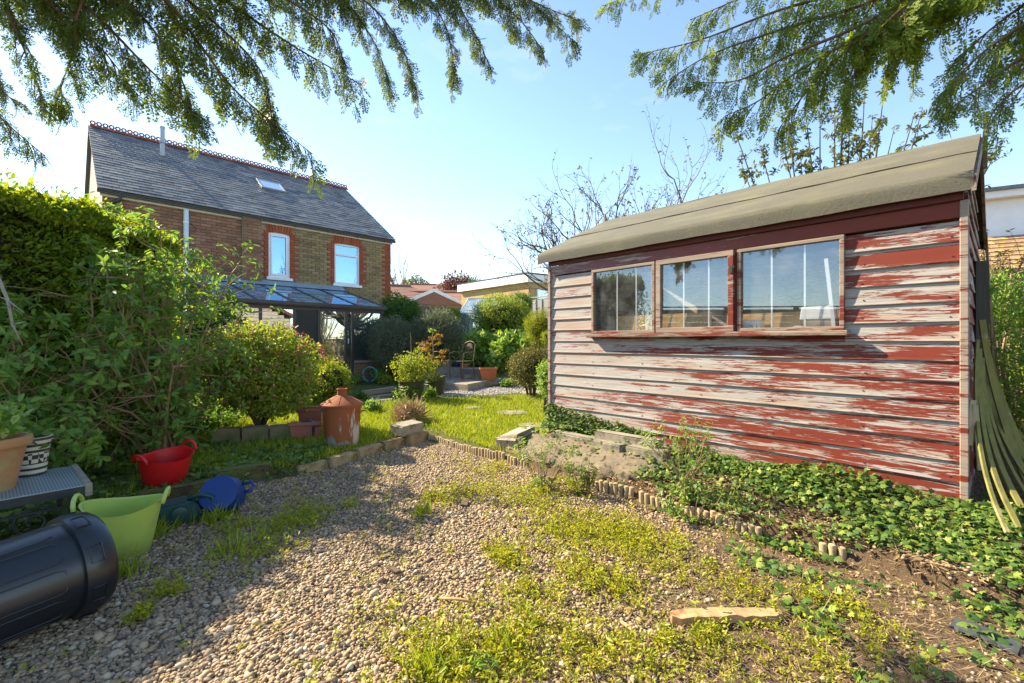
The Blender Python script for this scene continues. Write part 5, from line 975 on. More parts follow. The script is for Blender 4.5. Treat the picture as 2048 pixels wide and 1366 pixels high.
# dry straw and twigs on the bare soil
P = cand(19000, -.2, 3.6, 1.45, 4.4); e = e_of(P[:, 0], P[:, 1]); sw = sstep(.0, 1.4, P[:, 0] + .55 * (2.6 - P[:, 1])); P = P[(rng.random(len(P)) < sw * .8 + .03 + (e > 0) * .5)]; n = len(P); P[:, 2] += .008 + .015 * rng.random(n)
A = np.stack([rng.normal(size=n), rng.normal(size=n), rng.normal(0, .14, n)], -1); LL = .05 * np.exp(rng.normal(0, .55, n)); tag(scatter('dry_litter', BLADE[0], BLADE[1], P, A, np.tile([0, 0, 1.], (n, 1)), LL, .0028, LL * .3, M['straw'], None), 'dry straw and twig litter over bare soil', 'litter', kind='stuff')
s = rng.uniform(1.2, 4.6, 3600); e = .25 + .5 * rng.random(3600); px_, py_ = SL.x + SW.x * s - SN.x * e, SL.y + SW.y * s - SN.y * e; P = np.stack([px_, py_, gz(px_, py_) + .008 + .015 * rng.random(3600)], -1); n = len(P); A = np.stack([rng.normal(size=n), rng.normal(size=n), rng.normal(0, .2, n)], -1); LL = np.minimum(.075, .038 * np.exp(rng.normal(0, .5, n)))
tag(scatter('dry_litter', OVAL[0], OVAL[1], P, A, np.stack([rng.normal(0, .4, n), rng.normal(0, .4, n), np.ones(n)], -1), LL, LL * rng.uniform(.08, .4, n), LL * .5, M['straw'], None), 'brown dead leaves and stalks on the bank under the ivy', 'litter', kind='stuff')
P = P[:900] + rng.normal(size=(900, 3)) * np.array([.03, .03, .002]); L = .02 * rng.uniform(.5, 1.4, 900); tag(scatter('gravel', *ICO, P, A[:900], np.tile([0, 0, 1.], (900, 1)), L, L * .8, L * .6, M['pebble'], None, True), 'stray stones on the soil bank below the ivy', 'gravel', kind='stuff')
# ------------------------------------------------------------------ patio, pots and chair in the middle distance
pt = thing('patio_step', 'low L shaped concrete patio step with raised wall', 'patio', (0, 0, 0)); PZ = .40
c0, c1, c2, c3 = at(868, 770, 10.4), at(936, 772, 9.6), at(1030, 752, 11.9), at(930, 745, 13.2)
b = MB(); ring = [(c0.x - .5, c0.y + .2), (c1.x, c1.y), (c2.x, c2.y), (c3.x, c3.y), (c0.x - .7, c3.y)]; b.extrude([(x, y, 0) for x, y in ring], [(0, 0, .05), (0, 0, PZ)]); b.build('slab', M['concrete'], pt, bevel=.015)
for (u0, u1, v0, v1, d_, dp, nm) in ((872, 938, 735, 752, 11.6, .35, 'step'), (928, 962, 750, 759, 10.9, .3, 'step'), (980, 1022, 721, 746, 12.3, .22, 'retaining_wall'), (992, 1022, 745, 760, 11.6, .4, 'step')):
    a, c = at(u0, v1, d_), at(u1, v0, d_); MB().span((a.x, d_, min(a.z, PZ - .02)), (c.x, d_ + dp, c.z)).build(nm, M['concrete'], pt, bevel=.012)
def pot_at(u, vb, d_, r1, h, m, lab, **kw): p = at(u, vb, d_); return pot('pot', lab, p, r1, r1 * .72, h, m, **kw)
M['glaze'] = mat('dark_green_glaze', (.035, .045, .02), (.07, .06, .03), .5, 5, bump=.05, spec=.3); M['blueglaze'] = mat('blue_glaze', (.02, .03, .16), (.03, .045, .22), .25, 5, bump=0, spec=.6)
p = on(818, 808, .16); p1 = pot('pot', 'dark glazed pot with a bushy golden green plant', G(p.x, p.y + .2), .235, .15, .37, M['glaze'], rings=2, bulge=.02); crown_leaves('foliage', (.05, 0, .60), (.40, .34, .30), 330, 6, .05, M['yellowgreen'], p1, 5, .7, ratio=.5); MB().tube([(0, 0, .3), (.0, .02, .75), (-.02, 0, 1.25)], [.016, .012, .006], 6).build('stem', M['stem'], p1)
crown_leaves('foliage', (-.05, -.2, .12), (.22, .15, .16), 60, 5, .05, M['fresh'], p1, 6, .7)
p = on(867, 797, .17); p2 = pot('pot', 'wide banded glazed pot holding a small orange acer', G(p.x, p.y + .2), .21, .16, .37, M['glaze'], rings=2, bulge=.02); b = MB(); b.tube([(0, 0, .3), (-.03, 0, .7), (-.05, 0, 1.1), (-.06, 0, 1.32)], [.022, .016, .012, .006], 6); rn = random.Random(3); tips = []
for z, rr_ in ((.62, .30), (.74, .36), (.86, .34), (.98, .28), (1.12, .22)):
    for k in range(7): a = rn.uniform(0, 6.28); e_ = Vector((-.04 + rr_ * math.cos(a), rr_ * math.sin(a), z + rn.uniform(0, .06))); b.tube([(-.04, 0, z), e_], [.007, .003], 4); tips += [(e_, Vector((math.cos(a), math.sin(a), .1))), (e_ * .8 + Vector((-.04, 0, z)) * .2, Vector((math.cos(a), math.sin(a), .1)))]
b.build('stem', M['stem'], p2, smooth=True); whorls('foliage', tips, 9, .055, M['acer'], p2, OVAL, .4, spread=.5); whorls('top_foliage', [(Vector((-.06, 0, 1.32)), Vector((0, 0, 1)))] * 3, 12, .09, M['fresh'], p2, OVAL, .3)
q = at(976, 757, 10.7); trough('planter', 'bright orange square planter standing on the patio', Vector((q.x, q.y, PZ)), R(10), .38, .34, .28, mat('orange_plastic', (.52, .15, .055), (.44, .12, .045), .6, 4, bump=.03), 0, M['soil'])
bz_ = .62; pot('pot', 'blue glazed pot with green leaves behind the chair', Vector((at(912, 700, 11.9).x, 11.9, .66)), .13, .10, .24, M['blueglaze']); 
for lab, u, d_, z_, r_, h_, m in (('shallow metal bowl pot beside the orange planter', 945, 11.35, PZ, .27, .24, mat('zinc_tub', (.30, .29, .27), (.22, .21, .2), .5, 6, metal=.4)), ('grey stone pot behind the garden chair', 893, 11.75, .56, .15, .26, M['concrete']), ('tall upright clay pot on the bank', 933, 13.2, .95, .11, .36, M['terracotta']), ('small clay pot under the garden chair', 930, 11.6, PZ + .19, .11, .14, M['terracotta'])):
    pot('pot', lab, Vector(((u - U0) / F * d_, d_, z_)), r_, r_ * .75, h_, m)
for k, (u, d_, z_, rr_, mk, lab) in enumerate(((912, 11.9, .95, .22, 'fresh', 'green plant filling the blue glazed pot'), (935, 12.1, .90, .26, 'fresh', 'leafy plant tumbling beside the blue pot'))):
    root = thing('leafy_plant', lab, 'plant', Vector(((u - U0) / F * d_, d_, z_ - .12)), 0, 'broad leaved plants on the bank'); crown_leaves('foliage', (0, 0, .1), (rr_, rr_, .16), 90, 5, .08, M[mk], root, k + 3, .7); MB().tube([(0, 0, -.1), (0, 0, .1)], .01, 5).build('stem', M['stem'], root)
root = thing('iris_plant', 'upright sword leaved plant beside the rosemary', 'plant', G(*at(915, 700, 12.2).xy)); P = rng.normal(size=(22, 3)) * .04; P[:, 2] = .35; scatter('foliage', BLADE[0], BLADE[1], P, norm(np.stack([rng.normal(0, .2, 22), rng.normal(0, .2, 22), np.ones(22)], -1)), rng.normal(size=(22, 3)), .6, .035, .4, M['fresh'], root); MB().tube([(0, 0, -.02), (0, 0, .45)], .03, 5).build('stem', M['stem'], root)
# folding metal garden chair
ch = thing('garden_chair', 'thin brown metal garden chair on the patio', 'chair', Vector((at(925, 757, 10.9).x, 10.75, PZ)), R(-35)); mc = mat('chair_metal', (.16, .11, .06), (.10, .07, .04), .5, 9)
for s in (-1, 1):
    MB().tube([(s * .2, -.2, 0), (s * .2, -.19, .44)], .012, 6).build('leg', mc, ch); MB().tube([(s * .2, .22, 0), (s * .2, .18, .44), (s * .2, .22, .62), (s * .19, .27, .84)], .012, 6).build('leg', mc, ch)
    MB().tube([(s * .2, -.19, .44), (s * .225, -.19, .62), (s * .225, -.05, .65), (s * .21, .22, .64)], .011, 6).build('armrest', mc, ch)
for k in range(6): MB().span((-.19, -.19 + k * .068, .435), (.19, -.145 + k * .068, .447)).build('slat', mc, ch)
bk = bpy.data.objects.new('backrest', None); link(bk, ch); MB().tube([(-.19, .27, .80), (-.12, .30, .88), (0, .31, .91), (.12, .30, .88), (.19, .27, .80)], .012, 6).build('top_rail', mc, bk, smooth=True); MB().lathe([(.0, 0), (.085, .004), (.085, .012), (0, .016)], 18, (0, .285, .78), Matrix.Rotation(R(82), 3, 'X')).build('roundel', mc, bk)
for x in (-.1, 0, .1): MB().tube([(x, .2, .5), (x, .29, .84)], .007, 5).build('spindle', mc, bk)
# sleepers, raised bed wall, hose
for k, (u0, v0, u1, v1, z_, lab) in enumerate(((722, 790, 790, 780, .28, 'grey timber sleeper on top behind the incinerator'), (720, 806, 788, 797, .15, 'lower timber sleeper resting on the soil'))):
    a, c = on(u0, v0, z_), on(u1, v1, z_); o = block((a.x, a.y), (c.x, c.y), .13, .11 if k else .10, (.14 if k else .255), 'sleeper', M['oldwood']); tag(o, lab, 'sleeper')
a, c = on(425, 893, .1), on(592, 880, .1); bw = thing('bed_wall', 'low mossy stone wall holding the shrub bed', 'wall', (a.x, a.y, .05))
for k in range(3):
    f0, f1 = k / 3, (k + 1) / 3; A_, B_ = Vector(a.xy).lerp(Vector(c.xy), f0), Vector(a.xy).lerp(Vector(c.xy), f1); o = block(A_, B_, .14, .24, .06, 'stone', mat('bed_stone', (.20, .16, .08), (.12, .10, .05), .95, 8, c3=(.09, .11, .03), bump=.6), bw)
hs = thing('coiled_hose', 'teal garden hose coiled beside the conservatory wall', 'hose', G(*at(738, 745, 10.8).xy)); MB().tube([((.17 + .012 * math.sin(i * .9)) * math.cos(i * .5), .05 + .004 * i / 6, .24 + (.17 + .01 * math.cos(i * .7)) * math.sin(i * .5)) for i in range(64)], .014, 6).build('coil', mat('teal_hose', (.03, .28, .26), None, .45), hs, smooth=True); MB().span((-.03, .02, -.02), (.03, .06, .24)).build('stake', M['black_metal'], hs)
# ------------------------------------------------------------------ greenhouse
gp = at(918, 640, 15.4); gh = thing('greenhouse', 'small aluminium greenhouse with sloping glass roof', 'greenhouse', G(gp.x, gp.y), R(-14)); gb0 = float(gz(gp.x, gp.y)); EH, RH, GW, GD = at(918, 627, 15.4).z - gb0, at(948, 598, 16.4).z - gb0, 2.1, 1.9
ma = mat('bare_aluminium', (.55, .57, .58), (.45, .47, .48), .4, 6, metal=.6, bump=0); mg = glassmat('greenhouse_glass', (.75, .85, .84), .28, .5, (.50, .56, .52))
MB().span((0, 0, -.2), (GW, GD, .25)).build('base', M['concrete'], gh)
for i in range(6):
    x = GW * i / 5; MB().tube([(x, 0, .2), (x, 0, EH), (x, GD / 2, RH), (x, GD, EH), (x, GD, .2)], .018, 4).build('glazing_bar', ma, gh)
    if i < 5:
        x1 = GW * (i + 1) / 5
        for q in (((x + .02, .0, .25), (x1 - .02, .0, .25), (x1 - .02, .0, EH), (x + .02, .0, EH)), ((x + .02, 0, EH), (x1 - .02, 0, EH), (x1 - .02, GD / 2, RH), (x + .02, GD / 2, RH)), ((x + .02, GD, EH), (x1 - .02, GD, EH), (x1 - .02, GD / 2, RH), (x + .02, GD / 2, RH)), ((x + .02, GD, .25), (x1 - .02, GD, .25), (x1 - .02, GD, EH), (x + .02, GD, EH))):
            n_ = (Vector(q[1]) - Vector(q[0])).cross(Vector(q[2]) - Vector(q[0])).normalized() * .004; MB().add([Vector(p) for p in q] + [Vector(p) + n_ for p in q], [(0, 1, 2, 3), (7, 6, 5, 4), (0, 4, 5, 1), (1, 5, 6, 2), (2, 6, 7, 3), (3, 7, 4, 0)]).build('pane', mg, gh)
for x in (0, GW):
    for k in range(3): y0, y1 = GD * k / 3 + .01, GD * (k + 1) / 3 - .01; MB().span((x - .002, y0, .25), (x + .002, y1, EH)).build('pane', mg, gh)
for y, z in ((0, EH), (GD / 2, RH), (GD, EH)): MB().tube([(0, y, z), (GW, y, z)], .03, 4).build('rail', ma, gh)
# ------------------------------------------------------------------ fences behind the garden
def fence(label, a, c, h, zb, n, m, slats=6, cap=True):
    a, c = Vector(a), Vector(c); root = thing('panel_fence', label, 'fence', (a.x, a.y, zb), math.atan2((c - a).y, (c - a).x)); L = (c - a).length
    for i in range(n + 1): MB().span((L * i / n - .05, -.05, -.3), (L * i / n + .05, .05, h + .05)).build('post', m, root)
    for i in range(n):
        x0, x1 = L * i / n + .052, L * (i + 1) / n - .052
        for k in range(slats): MB().span((x0, -.012 + .004 * (k % 2), h * k / slats + .004), (x1, .012 + .004 * (k % 2), h * (k + 1) / slats - .004)).build('board', m, root)
        for k in range(1, 3): xm = x0 + (x1 - x0) * k / 3; MB().span((xm - .02, -.035, .01), (xm + .02, -.014, h - .01)).build('batten', m, root)
    if cap: MB().span((-.05, -.045, h + .052), (L + .05, .045, h + .085)).build('capping', m, root)
M['fence'] = mat('brown_fence', (.26, .19, .12), (.17, .125, .08), .85, 7, stretch=(.5, 1, 8), bump=.3, pieces=.15); M['palefence'] = mat('silver_fence', (.50, .46, .40), (.38, .35, .30), .85, 7, stretch=(.5, 1, 8), bump=.3, pieces=.12)
p, q = at(795, 640, 17.0), at(932, 640, 18.5); fence('brown timber fence behind the rosemary bushes', p.xy, q.xy, at(850, 612, 17.5).z - .9, .9, 3, M['fence'])
p, q = at(1058, 640, 17.0), at(1190, 640, 15.0); fence('silver grey fence panels beside the shed corner', p.xy, q.xy, at(1080, 597, 16.5).z - 1.2, 1.2, 3, M['palefence'], 5)
# ------------------------------------------------------------------ flat-roofed brick building
NB = at(1057, 600, 23.0); fb_ = thing('flat_roofed_building', 'yellow brick flat roofed building with white fascia', 'building', (NB.x, NB.y, 1.5), R(0)); zt = at(1057, 548, 23).z - 1.5; wl = at(923, 560, 27.5).xy - NB.xy; wr = Vector((5.0, 3.2)); mb = mat('yellow_brick_far', (.50, .34, .14), (.40, .26, .10), .9, 3, bump=.1, c3=(.36, .22, .09), c3scale=14, c3cut=(.45, .6)); br = nn(mb.node_tree, 'TexBrick', i_Scale=4.4)
t_ = mb.node_tree; sxx = nn(t_, 'SeparateXYZ'); t_.links.new(coords(t_), sxx.inputs[0]); cxx = nn(t_, 'CombineXYZ'); t_.links.new(math_(t_, 'ADD', sxx.outputs[0], sxx.outputs[1]), cxx.inputs[0]); t_.links.new(sxx.outputs[2], cxx.inputs[1]); t_.links.new(cxx.outputs[0], br.inputs[0]); br.inputs[1].default_value = (.50, .33, .12, 1); br.inputs[2].default_value = (.38, .23, .085, 1); br.inputs[3].default_value = (.48, .40, .28, 1); br.inputs['Mortar Size'].default_value = .012; t_.links.new(br.outputs[0], t_.nodes['Principled BSDF'].inputs['Base Color'])
corners = [Vector((0, 0)), wr, wr + wl, wl]; b = MB(); b.extrude([(x, y, 0) for x, y in corners], [(0, 0, -.5), (0, 0, zt - .42)]); b.build('wall', mb, fb_)
ov = [Vector((-.05, -.22)), wr + Vector((.2, -.1)), wr + wl + Vector((0, .2)), wl + Vector((-.25, .0))]; b = MB(); b.extrude([(x, y, 0) for x, y in ov], [(0, 0, zt - .42), (0, 0, zt - .02)]); b.build('fascia', M['white'], fb_); b = MB(); b.extrude([(x * 1.01, y * 1.01, 0) for x, y in ov], [(0, 0, zt - .018), (0, 0, zt + .06)]); b.build('roof', M['gutter'], fb_)
wn = bpy.data.objects.new('window', None); link(wn, fb_); wn.rotation_euler = (0, 0, math.atan2(wr.y, wr.x)); rect_frame(.5, 1.7, zt - 1.5, zt - .7, .07, -.06, .05, M['upvc'], wn); MB().span((.57, -.02, zt - 1.43), (1.63, -.015, zt - .77)).build('pane', M['houseglass'], wn); MB().span((.57, .03, zt - 1.43), (1.63, .04, zt - .77)).build('blind', M['core'], wn)
# ------------------------------------------------------------------ far roofs
def far_house(label, c, w_, d_, hw, hr, rz, m, gable=False, hip=False, zb=1.0):
    root = thing('tiled_house', label, 'house', (c.x, c.y, zb), rz); wallm = mat('far_wall', (.42, .30, .22), (.36, .25, .18), .9); MB().span((-w_ / 2, -d_ / 2, -1), (w_ / 2, d_ / 2, hw)).build('wall', wallm, root)
    e = .35; x0, x1, y0, y1 = -w_ / 2 - e, w_ / 2 + e, -d_ / 2 - e, d_ / 2 + e; ins = d_ / 2 if hip else 0; b = MB(); b.add([(x0, y0, hw), (x1, y0, hw), (x1, y1, hw), (x0, y1, hw), (x0 + ins, 0, hw + hr), (x1 - ins, 0, hw + hr)], [(0, 1, 5, 4), (2, 3, 4, 5), (1, 2, 5), (3, 0, 4), (3, 2, 1, 0)]); rf = b.build('roof', m, root)
    MB().tube([(x0 + ins, 0, hw + hr + .02), (x1 - ins, 0, hw + hr + .02)], .12, 6).build('ridge', m, rf)
    if gable:
        for s in (-1, 1):
            for xx in (x0, x1): b = MB(); b.add([(xx + dx, s * (d_ / 2 + e) * f, hw + hr * (1 - f) + dz) for dx in (-.06, .06) for f in (0, 1) for dz in (-.22, .02)], [(0, 1, 3, 2), (4, 6, 7, 5), (0, 4, 5, 1), (2, 3, 7, 6), (0, 2, 6, 4), (1, 5, 7, 3)]); b.build('barge_board', M['white'], root)
    for k in (-.25, .25): w2 = bpy.data.objects.new('window', None); link(w2, root); rect_frame(w_ * k - .6, w_ * k + .6, hw - 1.5, hw - .4, .08, -d_ / 2 - .06, -d_ / 2 - .003, M['upvc'], w2); MB().span((w_ * k - .52, -d_ / 2 - .03, hw - 1.42), (w_ * k + .52, -d_ / 2 - .02, hw - .48)).build('pane', M['houseglass'], w2)
    return root
def tilem(name, c1, c2):
    m, t, b = nodes(name); co = coords(t); wv = nn(t, 'TexWave', i_Scale=2.2); wv.bands_direction = 'Z'; t.links.new(co, wv.inputs[0]); n = noise(t, co, 5, 5); t.links.new(mixc(t, n, c1, c2), b.inputs['Base Color']); setb(t, b, wv.outputs[1], .6, .05); b.inputs['Roughness'].default_value = .85; return m
mt1, mt2 = tilem('brown_tiles', (.26, .12, .075), (.19, .085, .06)), tilem('red_tiles', (.34, .16, .10), (.24, .11, .075))
c = at(800, 600, 36); far_house('far house with brown hipped tile roof beside the brick house', c, 6, 5, at(0, 606, 36).z - 1, 1.35, R(20), mt1, hip=True)
c = at(868, 600, 33); far_house('far house with red roof and white edged gable', c, 2.6, 4.2, at(0, 613, 33).z - 1, 1.1, R(100), mt2, gable=True)
c = at(856, 600, 35.5); far_house('long far house roof behind the white edged gable', c, 5.0, 3.2, at(0, 608, 35.5).z - 1, .95, R(6), mt2)
c = at(900, 600, 50); far_house('distant long brown roof below the red tree', c, 8, 6, at(0, 592, 50).z - 1, 1.2, R(4), mt1)
# neighbour house far right
c = at(2110, 470, 15.5); nh = thing('white_house', 'white rendered neighbour house with lichen covered tiled lean-to', 'house', (c.x, c.y, .3), R(-28)); nt_ = at(0, 372, 15.5).z - .3; MB().span((-3.2, 0, -.3), (6, 5, nt_ - .25)).build('wall', mat('white_render', (.74, .75, .76), (.66, .67, .68), .8, 3), nh); MB().span((-3.5, -.35, nt_ - .25), (6.3, 5.3, nt_ - .02)).build('fascia', M['white'], nh); MB().span((-3.6, -.45, nt_ - .018), (6.4, 5.4, nt_ + .1)).build('roof', mat('grey_roof', (.16, .17, .18), None, .7), nh)
lt = at(0, 440, 14).z - .3; lr = bpy.data.objects.new('lean_to_roof', None); link(lr, nh); ml = mat('lichen_tile', (.36, .21, .14), (.24, .14, .10), .9, 6, pieces=.3, c3=(.50, .33, .06), c3scale=3, c3cut=(.52, .6), bump=.4); tme2 = MB().box((0, 0, 0), (.27, .36, .03)).mesh('tile'); tme2.materials.append(ml)
for i in range(8):
    for j in range(18): o = bpy.data.objects.new('tile', tme2); link(o, lr); o.location = (-3.0 + j * .285 + (i % 2) * .14, -2.2 + i * .27, lt - 1.35 + i * .175); o.rotation_euler = (R(27), 0, 0)
MB().span((-3.1, -2.2, -.3), (2.3, -.05, lt - 1.5)).build('lean_to_wall', M['redbrick'], nh)
# ------------------------------------------------------------------ trees behind
def tree(name, label, base, trunk_h, r0, n1, L1, lev, leafm, per, leafL, seed, up=.2, ang=.8, bend=.4, spread=.6, bark='bark', ratio=.5, group=None, kids=(2, 3), shrink=.66, straight=False, lr=.55):
    rn = random.Random(seed); root = thing(name, label, 'tree', base, 0, group); b = MB(); tips = []; tb = MB(); top = Vector((rn.uniform(-.15, .15), rn.uniform(-.15, .15), trunk_h)); tb.tube([(0, 0, -.1), (0.02, .01, trunk_h * .5), top], [r0 * 1.15, r0 * .9, r0 * .75], 10); tb.build('trunk', M[bark], root, smooth=True)
    for k in range(n1):
        a = 6.283 * k / n1 + rn.uniform(-.4, .4); d = Vector((math.cos(a) * spread, math.sin(a) * spread, 1 if straight else rn.uniform(.35, 1.0))); grow(b, top * rn.uniform(.8, 1.0), d.normalized(), L1 * rn.uniform(.8, 1.2), r0 * lr, lev, tips, rn, bend, up, kids, shrink, 6, True, ang)
    b.build('branches', M[bark], root, smooth=True)
    if leafm: whorls('crown', tips, per, leafL, M[leafm], root, OVAL, ratio, seed=seed, spread=1.2)
    return root
tree('apple_tree', 'spreading apple tree just coming into leaf behind the shed', G(2.15, 9.4), 1.9, .14, 26, 1.0, 5, 'treeleaf', 2, .065, 4, up=.28, ang=.75, bend=.5, spread=1.3, shrink=.74, kids=(2, 2), lr=.42)
rn = random.Random(8); es = thing('elder_tree', 'upright many stemmed young tree in leaf behind the shed roof', 'tree', G(4.95, 7.0)); b = MB(); tips = []
for u, v in ((1465, 250), (1480, 320), (1520, 290), (1560, 260), (1575, 225), (1610, 215), (1640, 230), (1670, 190), (1690, 170), (1700, 240), (1730, 170), (1745, 230), (1770, 165), (1790, 250), (1830, 225), (1845, 215), (1800, 300), (1500, 350), (1600, 300), (1720, 290), (1995, 285), (2010, 275)):
    tg = at(u, v, 7.0 + rn.uniform(-.7, .7)) - es.location; st = Vector((rn.uniform(-.3, .3), rn.uniform(-.3, .3), 0)); mid = Vector((tg.x * .55, tg.y * .5, tg.z * .5)); q = [st, st.lerp(mid, .6), mid, mid.lerp(tg, .5) + Vector((rn.uniform(-.06, .06), 0, .05)), tg]; b.tube(q, [.032, .026, .02, .013, .005], 5)
    for k in range(15):
        f = rn.random(); p_ = mid.lerp(tg, f); d = Vector((rn.gauss(0, 1), rn.gauss(0, 1), rn.gauss(.6, .4))).normalized(); e2 = p_ + d * rn.uniform(.08, .3); b.tube([p_, e2], [.006, .003], 4); tips += [(e2, d), (p_.lerp(e2, .5), d)]
    tips.append((tg, Vector((0, 0, 1))))
b.build('trunk', M['twig'], es, smooth=True); whorls('crown', tips, 7, .075, M['treeleaf'], es, OVAL, .46, spread=.5)
tree('bare_tree', 'tall slender tree with few leaves beyond the far roofs', Vector((at(800, 600, 40).x, 40, 1.6)), 3.0, .16, 6, 1.9, 3, 'treeleaf', 2, .11, 14, up=.6, spread=.35, ang=.45)
tree('bare_tree', 'small hazy bare tree beyond the flat roofed building', Vector((at(985, 600, 60).x, 60, 2)), 4.0, .16, 6, 2.0, 3, 'treeleaf', 2, .12, 15, up=.5, spread=.5, ang=.5)
for lab, u, v, d_, rad, mk, sd in (('dark red leaved tree above the far roofs', 912, 574, 45, (1.7, 1.5, 1.2), 'acer', 1), ('dark evergreen crown beside the flat roofed building', 935, 574, 48, (2.6, 1.6, 1.0), 'smallleaf', 2), ('pale round far tree between the roofs', 832, 578, 52, (1.8, 1.5, 1.4), 'treeleaf', 3)):
    c = at(u, v, d_); gb = G(c.x, c.y); root = thing('far_tree', lab, 'tree', gb); cz = c.z - gb.z; m_ = M[mk] if sd != 1 else leafmat('red_tree_leaf', (.14, .05, .04), (.20, .08, .055), (.16, .09, .05), .25); crown_leaves('crown', (0, 0, cz), rad, 420, 6, .22, m_, root, sd + 7, .7, ratio=.6); MB().tube([(0, 0, -.2), (0, 0, cz)], [.2, .1], 7).build('trunk', M['bark'], root)
# right-hand hedge and undergrowth beyond the laths
hr = thing('wild_hedge', 'sunlit wild hedge with woody stems beyond the leaning laths', 'hedge', G(5.2, 4.6)); crown_leaves('foliage', (0, .2, .85), (.95, 1.3, 1.05), 2600, 7, .055, M['fresh'], hr, 71, .55, ratio=.3, amp=.2); crown_leaves('foliage', (1.3, -.4, .9), (1.0, 1.0, 1.0), 1500, 7, .055, M['hedge'], hr, 72, .55, ratio=.35, amp=.2); b = MB(); rn = random.Random(5)
for k in range(26): x = rn.uniform(-.7, 1.4); y_ = rn.uniform(-.6, .8); b.tube([(x * .6, y_ * .6, -.05), (x * .9 + rn.uniform(-.1, .1), y_, .8), (x * 1.1, y_ * 1.1, rn.uniform(1.2, 2.1))], [.022, .014, .005], 5)
b.build('stems', M['stem'], hr, smooth=True)
shrub('bramble_bush', 'sparse leafy shrub with orange tinged twigs beyond the shed end', G(6.6, 6.2), 2.6, 1.0, 12, M['treeleaf'], M['stem'], 44, 3, 4, .06, first=.4, r0=.02)
fence('unseen brown fence added to darken the shed pane reflections', (-7.4, -9.0), (-7.4, 2.2), 2.15, .05, 6, M['fence'], 12)  # out of view, added so the shed panes reflect a dark band
fence('dark weathered boundary fence behind the wild hedge', (5.6, 2.2), (7.6, 8.5), 1.3, .15, 4, M['fence'], 8)
# ------------------------------------------------------------------ conifers whose limbs hang over the view
def spray_template(seed):
    r = random.Random(seed); V = []; Fq = []
    def leaf(p, d, L, wd, z=0.0):
        s = Vector((-d.y, d.x)); b = len(V); pts = [p + d * L * .12 + s * wd, p + d * L, p + d * L * .12 - s * wd]
        for q in pts: V.append((q.x, q.y, -.30 * max(0, q.x) ** 2 - .25 * abs(q.y) ** 1.5 + z + r.uniform(-.012, .012)))
        Fq.append((b, b + 1, b + 2))
    for k in range(5): leaf(Vector((k * .19, 0)), Vector((1, 0)), .24, .009)
    for i in range(7):
        s = .05 + i * .13
        for sd in (-1, 1):
            if r.random() < .06: continue
            a = sd * r.uniform(.55, .85); d = Vector((math.cos(a), math.sin(a))); tl_ = (.40 * (1 - s) ** .8 + .07) * r.uniform(.75, 1.15); p = Vector((s + r.uniform(-.02, .02), 0)); leaf(p, d, tl_, .012)
            n = max(2, int(tl_ / .10))
            for j in range(n):
                f = (j + .6) / n; sd2 = 1 if j % 2 else -1; a2 = a + sd2 * r.uniform(.4, .75); leaf(p + d * tl_ * f, Vector((math.cos(a2), math.sin(a2))), .17 * (1.15 - .5 * f) * r.uniform(.7, 1.25), .048)
            leaf(p + d * tl_ * .85, d, .16, .040)
    leaf(Vector((.93, 0)), Vector((1, 0)), .1, .012)
    return np.array(V), np.array(Fq)
TS = [spray_template(k) for k in range(4)]
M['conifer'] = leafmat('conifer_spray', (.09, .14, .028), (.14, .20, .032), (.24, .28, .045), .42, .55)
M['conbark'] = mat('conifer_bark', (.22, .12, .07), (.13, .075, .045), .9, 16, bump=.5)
M['conifer_painted_lit'] = leafmat('sun_painted_conifer_spray', (.12, .20, .025), (.21, .30, .03), (.36, .40, .05), .5, .55)  # same kind of tree; sunlight is put into this brighter leaf colour
